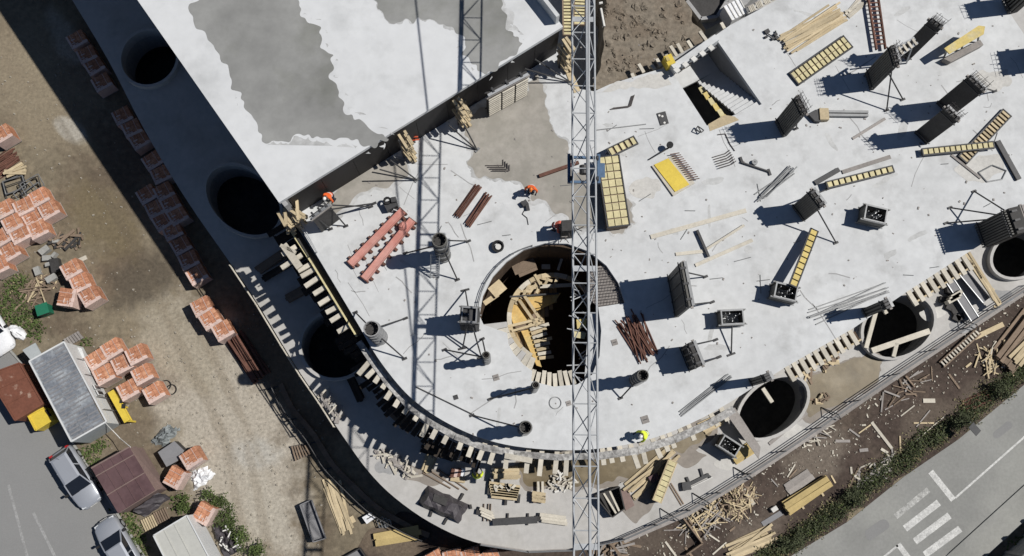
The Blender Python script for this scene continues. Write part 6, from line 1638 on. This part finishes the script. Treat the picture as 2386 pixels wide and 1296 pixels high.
t = thing('cement_bag', 'small pale wrapped bag lying in the weeds above the long cabin', 'bag', P(40, 775, 0)); MB().dome(P(40, 776, 0), .75, .45, .45, -.5, 12, 4).jitter(.05, 3).build('bag', tarp_white, t); MB().bar(P(30, 770, .4), P(50, 782, .4), .04, .04).build('strap', steel_galv, t)

# ================================================================== SOIL STRIP
scrap_heap('large heap of pale timber offcuts below the guard rail', (1712, 1168), 50, 30, .5, 130, G, timber, 61, 'timber_scrap_heap', 'scrap heaps on the soil', .4, 1.8, .7, .06, 'offcut', timber_brown)
scrap_heap('heap of longer timber sticks left of the large offcut heap', (1640, 1208), 48, 27, .4, 80, G, timber, 62, 'timber_scrap_heap', 'scrap heaps on the soil', .8, 2.5, .5, .065, 'offcut', timber_grey)
scrap_heap('heap of sticks crossed like a star beside the big brown timber stack', (2338, 826), 40, 28, .2, 22, G, timber_white, 63, 'timber_scrap_heap', 'scrap heaps on the soil', 1.0, 2.8, .5, .10, 'offcut', timber)
scrap_heap('small grey and pale scrap heap below the railing by the near oval opening', (1900, 1010), 60, 18, .6, 40, G, timber_white, 64, 'timber_scrap_heap', 'scrap heaps on the soil', .3, 1.5, .3, .07, 'offcut', timber_grey)
scrap_heap('scattered white sticks below the stepped railing on the right', (2110, 905), 80, 26, .55, 26, G, timber_brown, 65, 'timber_scrap_heap', 'scrap heaps on the soil', .4, 1.7, .15, .08, 'offcut', timber_grey)
scrap_heap('tangle of thin curved sticks left of the star heap', (2295, 845), 30, 30, .2, 20, G, timber, 66, 'timber_scrap_heap', 'scrap heaps on the soil', .6, 2.0, .4, .07, 'offcut')
scrap_heap('grey broken boards at the edge of the roadside weeds', (2035, 1096), 62, 20, .6, 26, G, timber_grey, 67, 'timber_scrap_heap', 'scrap heaps on the soil', .5, 1.8, .12, .11, 'offcut', timber_white)
scrap_heap('dark dirty board heap at the bottom edge under the curved slab', (1420, 1285), 50, 18, .3, 34, G, timber_brown, 68, 'timber_scrap_heap', 'scrap heaps on the soil', .5, 2.0, .5, .12, 'offcut', timber_grey)
GB = 'planks on the ground'
plank_pile('neat yellow stack of four squared beams beside the road weeds', (1826, 1186), (1928, 1120), 32, 8, G, timber_gold, 'beam_pile', 'beams', GB, .02, .012, .185, .22, 2, 71, 'beam', False, .12)
t = thing('skids', 'pale skid sticks poking out from under the yellow beam stack', 'skids', P(1880, 1165, 0))
for x, y in ((1858, 1176), (1904, 1146)): MB().bar(P(x, y-14, .06), P(x+15, y+10, .06), .14, .1).build('skid', timber, t)
plank_pile('pair of grey boards lying behind the yellow beam stack', (1832, 1142), (1890, 1104), 26, 3, G, timber_grey, 'board_pile', 'planks', GB, .04, .03, .34, .1, 1, 72)
plank_pile('fanned heap of pale planks at the bottom edge by the weeds', (1692, 1292), (1802, 1240), 44, 14, G, timber, 'plank_pile', 'planks', GB, .1, .07, .17, .07, 3, 73)
plank_pile('big brown stack of weathered timber at the right edge', (2330, 850), (2410, 740), 70, 16, G, timber_brown, 'plank_pile', 'planks', GB, .05, .02, .3, .16, 3, 74)
plank_pile('few bright planks lying over the big brown stack at the right edge', (2352, 846), (2405, 786), 30, 4, G, timber, 'plank_pile', 'planks', GB, .05, .04, .25, .1, 1, 75, 'plank', False, .55)
plank_pile('bundle of rusty reinforcing bars in the weeds beside the road', (2244, 950), (2306, 922), 34, 10, G, rust, 'bar_bundle', 'steel bars', None, .06, .04, .06, .07, 2, 76, 'bar', True)
single('grey_board', 'flat grey board lying left of the yellow beam stack', 'board', (1776, 1222), (1822, 1194), .34, .05, G, plate_grey, GB)
single('white_block', 'small white block at the left end of the yellow beam stack', 'block', (1796, 1190), (1808, 1182), .3, .3, G, paper)
single('board', 'pinkish board standing out of the large offcut heap', 'board', (1732, 1140), (1756, 1176), .26, .1, G, timber_white, GB)
t = thing('wooden_ladder', 'long wooden ladder with pale rungs lying below the guard rail', 'ladder', P(2235, 810, 0), 'ladders')
a, b = P(2194, 850, .15), P(2280, 772, .3); dd = (b-a).normalized(); y = Vector((-dd.y, dd.x, 0))*.22
for s in (-1, 1): MB().bar(a+y*s, b+y*s, .09, .1).build('rail', timber_brown, t)
for i in range(14): p = a+(b-a)*(i+.5)/14; MB().bar(p-y, p+y, .12, .06).build('rung', timber_white, t)
single('long_plank', 'long thick pale plank running on from the wooden ladder to the upper right', 'plank', (2268, 788), (2336, 756), .34, .12, G, timber, GB)
singles = [((2030, 984), (2078, 1046), .24), ((2128, 986), (2175, 986), .12), ((2134, 995), (2166, 956), .09), ((2098, 970), (2130, 945), .1), ((2210, 872), (2235, 906), .16), ((2150, 934), (2178, 934), .34), ((2096, 1016), (2098, 1058), .12), ((2002, 1050), (2022, 1048), .26), ((2052, 1046), (2068, 1056), .22), ((1970, 1150), (2000, 1090), .12), ((1982, 1088), (1984, 1105), .16), ((1936, 1108), (1946, 1126), .12), ((1796, 1116), (1812, 1134), .1), ((1834, 1112), (1852, 1082), .1), ((1838, 1114), (1856, 1094), .1), ((2130, 1030), (2200, 970), .06), ((2000, 1010), (2028, 990), .1), ((1946, 1028), (1980, 1028), .22), ((1550, 1262), (1575, 1296), .16), ((1596, 1275), (1615, 1300), .18), ((1590, 1212), (1634, 1262), .14), ((1600, 1210), (1618, 1240), .1), ((1546, 1236), (1600, 1234), .08), ((1640, 1238), (1676, 1262), .12), ((1700, 1238), (1712, 1228), .14), ((1660, 1292), (1692, 1264), .12), ((2250, 856), (2262, 846), .16), ((1978, 1000), (2002, 1018), .14)]
for i, (a, b, w) in enumerate(singles):
    o = single('stick', '', 'stick', a, b, w*.85, .06, 0, (timber_white, timber, timber_grey, timber_white, timber_brown)[i % 5], None, .01)
    near = min([((1880, 1150), 'the yellow beam stack'), ((1640, 1208), 'the heap of longer sticks'), ((1712, 1168), 'the large offcut heap'), ((2160, 960), 'the bare soil above the crossing'), ((2060, 1060), 'the roadside weeds'), ((1900, 1008), 'the railing by the near oval opening'), ((2235, 810), 'the wooden ladder'), ((1560, 1270), 'the bottom edge below the curved slab')], key=lambda q: (q[0][0]-(a[0]+b[0])/2)**2+(q[0][1]-(a[1]+b[1])/2)**2)[1]
    ln = math.hypot(a[0]-b[0], a[1]-b[1]); size = 'long' if ln > 45 else 'short' if ln < 24 else 'middling'
    tilt = 'upright' if abs(a[0]-b[0]) < 8 else 'level' if abs(a[1]-b[1]) < 5 else 'rising' if (b[0]-a[0])*(b[1]-a[1]) < 0 else 'falling'
    tag(o, '%s %s %s pale stick on brown soil near %s' % (size, 'broad' if w > .2 else 'thin' if w < .11 else 'plain', tilt, near), 'stick', 'sticks lying on the brown soil')
t = thing('timber_edging', 'stepped pale timber edging standing in the brown soil by the curved slab', 'edging', P(1600, 1230, 0))
for a, b in [((1592, 1208), (1636, 1266)), ((1604, 1212), (1612, 1222)), ((1636, 1266), (1598, 1292))]: MB().bar(P(*a, .25), P(*b, .25), .1, .5).build('board', timber_brown, t)
seen = {}
for o in COL.objects:
    if o.get('category') == 'stick': seen.setdefault(o['label'], []).append(o)
for lab, os_ in seen.items():
    if len(os_) == 2:
        os_.sort(key=lambda o: -o.location.y)
        for o, w_ in zip(os_, ('upper', 'lower')): o['label'] = w_+' '+lab.replace(' pale stick', ' stick')
# small stones and rubble
mb = MB(); rr = random.Random(91)
for i in range(3000):
    k = rr.random()
    if k < .42: x, y = rr.uniform(0, 640), rr.uniform(100, 1296)
    elif k < .75: x = rr.uniform(1420, 2386); y = 1245-(x-1500)*.68+rr.uniform(10, 150)
    else: x, y = rr.uniform(380, 760), rr.uniform(720, 1296)
    if x < 420 and y > 740+x*1.62-20: continue
    if k < .42 and x < 640 and y < (x)*1.53-90: continue
    p = P(x, y, 0); s = rr.choice((.02, .03, .04, .05, .1))*rr.uniform(.7, 1.3)
    mb.box((p.x, p.y, 0), s*1.3, s, s*.7, rr.uniform(0, 3), .7)
tag(mb.build('loose_stones', stone), kind='stuff')
mb = MB()
for i in range(330):
    x = rr.uniform(1440, 2386); y = 1235-(x-1500)*.665+rr.uniform(10, 150)
    p = P(x, y, 0); s = rr.choice((.03, .04, .05, .09))*rr.uniform(.8, 1.2)
    mb.box((p.x, p.y, .02), s*rr.uniform(.8, 3), s, s*.5, rr.uniform(0, 3))
tag(mb.build('wood_chips', timber_white), kind='stuff')

# ================================================================== VEGETATION
def blades(name, spots, n, size, h, m, seed, flat=.5):
    """many small leaf-shaped faces spread through the volume of a patch"""
    r_ = random.Random(seed); mb = MB()
    for (x, y, rx, ry, rot, ht) in spots:
        c = P(x, y, 0); kx, ky = rx*mpp(0), ry*mpp(0)
        area = max(1, int(n*kx*ky))
        for i in range(area):
            a, q = r_.uniform(0, 2*PI), math.sqrt(r_.random())
            u, v = kx*q*math.cos(a), ky*q*math.sin(a)
            z = ht*(1-q*q*.8)*r_.random()**.7
            p = Vector((c.x+u*math.cos(rot)-v*math.sin(rot)+r_.gauss(0, .12), c.y+u*math.sin(rot)+v*math.cos(rot)+r_.gauss(0, .12), z))
            d = Vector((r_.gauss(0, 1), r_.gauss(0, 1), abs(r_.gauss(0, flat)))).normalized()*size*r_.uniform(.6, 1.5)
            w = d.cross(Vector((r_.gauss(0, 1), r_.gauss(0, 1), 1))).normalized()*size*.28
            mb.add([p-w, p+d*.55-w*.9, p+d, p+d*.55+w*.9, p+w], [(0, 1, 2, 3, 4)])
    return tag(mb.build(name, m), kind='stuff')
verge = []
rr = random.Random(17)
for i in range(95):
    s = i/94
    x = 1690+s*720; y = 1385-(x-1700)*.735+(.0 if x < 2100 else (x-2100)*-.03)
    y = 1294-(x-1846)*.735 if x > 1600 else 1400
    verge.append((x-16-rr.uniform(-4, 14), y-14-rr.uniform(-6, 22), rr.uniform(16, 28), rr.uniform(13, 22), .63, rr.uniform(.2, .6)))
blades('verge_weeds', verge, 330, .12, .5, leaf_b, 3)
blades('verge_grass', [(x+4, y-2, a*.9, b*.7, r, h*.8) for x, y, a, b, r, h in verge], 150, .11, .3, leaf_a, 4)
blades('verge_dry_grass', [(x-8, y-10, a*1.2, b*1.2, r, h*.6) for x, y, a, b, r, h in verge[::2]], 60, .11, .3, leaf_c, 5)
blades('verge_fringe', [(x+13, y+11, a, b*.55, r, .14) for x, y, a, b, r, h in verge], 120, .10, .3, leaf_c, 15)
yard = [(30, 700, 34, 30, .2, .4), (60, 740, 30, 26, .5, .4), (40, 660, 30, 22, .1, .3), (85, 770, 20, 26, .4, .35), (14, 740, 24, 26, 0, .4), (212, 1055, 20, 28, .6, .35), (235, 1040, 18, 14, .3, .3), (300, 1200, 18, 34, .4, .35), (318, 1240, 16, 30, .4, .35), (285, 1180, 16, 14, .3, .3), (330, 1270, 14, 26, .4, .3), (425, 1180, 16, 14, 0, .3), (200, 800, 14, 12, 0, .25), (410, 1165, 16, 12, .4, .3)]
blades('yard_weeds', yard, 280, .17, .4, leaf_a, 6)
blades('yard_dry_grass', [(x+6, y-6, a*1.2, b*1.2, r, h*.6) for x, y, a, b, r, h in yard], 35, .15, .3, leaf_c, 7)
def shrub(label, c, r, h, seed, m=None, grp='shrubs in the yard'):
    t = thing('shrub', label, 'shrub', P(*c, 0), grp); r_ = random.Random(seed); base = P(*c, 0); mb = MB()
    st = MB()
    tips = []
    for i in range(9):
        a = r_.uniform(0, 2*PI); q = r*r_.uniform(.3, 1); tip = base+Vector((q*math.cos(a), q*math.sin(a), h*r_.uniform(.5, 1))); tips.append(tip)
        st.tube(base+Vector((q*.1*math.cos(a), q*.1*math.sin(a), 0)), tip, .025, 4, .008)
    st.build('stem', bark, t)
    for i in range(int(620*r*r+260)):
        k = r_.choice(tips); p = k+Vector((r_.gauss(0, r*.25), r_.gauss(0, r*.25), r_.gauss(0, h*.16)))
        p.z = max(.04, p.z)
        d = Vector((r_.gauss(0, 1), r_.gauss(0, 1), r_.gauss(0, .5))).normalized()*.10; w = d.cross(Vector((r_.gauss(0, 1), r_.gauss(0, 1), 1))).normalized()*.04
        mb.add([p-d*.4, p+w, p+d, p-w], [(0, 1, 2, 3)])
    tag(mb.build('foliage', m or leaf_a, t), kind='stuff')
for lab, c, r, h in [('leafy shrub at the shadowed upper corner right of the white plastic sheet', (504, 1160), .8, .9), ('shrub beside the single brick pallet on the gravel edge', (530, 1196), .75, .8), ('shrub right of the black plastic heap', (562, 1240), .7, .8), ('lowest shrub of the row at the bottom edge right of the black heap', (590, 1288), .8, .9), ('small shrub between the maroon shed and the slatted pallets', (432, 1172), .5, .6)]:
    shrub(lab, c, r, h, int(c[0]))
for lab, c, r in [('dark bush in the roadside weeds below the yellow beam stack', (1985, 1160), .6), ('dark bush in the roadside weeds beside the rusty bars', (2235, 985), .65), ('dark bush at the lower end of the roadside weeds', (1840, 1262), .65), ('dark bush in the roadside weeds at the right edge of the soil', (2330, 905), .65)]:
    shrub(lab, c, r, .9, int(c[0]), leaf_b, 'bushes in the roadside weeds')
t = thing('road_sign', 'dark flat sign plate leaning over the road edge beside the weeds', 'sign', P(2272, 1000, 0))
MB().tube(P(2258, 985, 0), P(2262, 984, 1.8), .04, 6).build('post', steel, t); MB().bar(P(2262, 990, 1.7), P(2280, 1010, 1.5), .5, .05).build('plate', steel_dark, t)
# fence in the lower right corner
t = thing('boundary_fence', 'concrete post fence along the pavement in the lower right corner', 'fence', P(2380, 1240, 0))
fa, fb = P(2560, 1090, 0), P(2255, 1370, 0); fd = (fb-fa).normalized(); fl = (fb-fa).length
n = 7
for i in range(n+1):
    p = fa+(fb-fa)*i/n; MB().box((p.x, p.y, 0), .22, .22, 2.3, math.atan2(fd.y, fd.x)).build('post', kerbmat, t)
    if i < n:
        for k in range(4): MB().bar(p+fd*.14+Vector((0, 0, .3+k*.5)), fa+(fb-fa)*(i+1)/n-fd*.14+Vector((0, 0, .3+k*.5)), .07, .46).build('panel', kerbmat, t)
blades('corner_grass', [(2366, 1280, 30, 26, .6, .3), (2400, 1250, 30, 30, .6, .3)], 90, .18, .3, leaf_a, 9)

# ================================================================== PEOPLE
person('worker in orange jacket and white helmet bending forward under the roof corner', (777, 462), M, 2.6, vest_or, helm_wh, cloth_dark, .75, .15, ((.5, .5), (.3, .6)))
person('worker in orange jacket and orange helmet crouching on the damp patch', (1238, 446), M, 2.9, vest_or, helm_or, cloth_dark, .5, .55, ((.8, .3), (.8, .3)))
person('worker in reddish jacket leaning over the rim of the round opening', (1289, 532), M, -1.9, vest_rd, helm_wh, cloth_dark, .8, .3, ((.3, .7), (.3, .7)))
person('worker in yellow jacket crouching near the curved front edge of the floor', (1500, 1012), M, 2.0, vest_ye, helm_wh, cloth_dark, .7, .6, ((.4, .7), (.3, .7)))
person('worker in yellow jacket standing on the lower slab right of the red bundle', (1116, 1112), L, .3, vest_ye, helm_ye, cloth_dark, .15, 0, ((.3, .4), (.5, .3)))
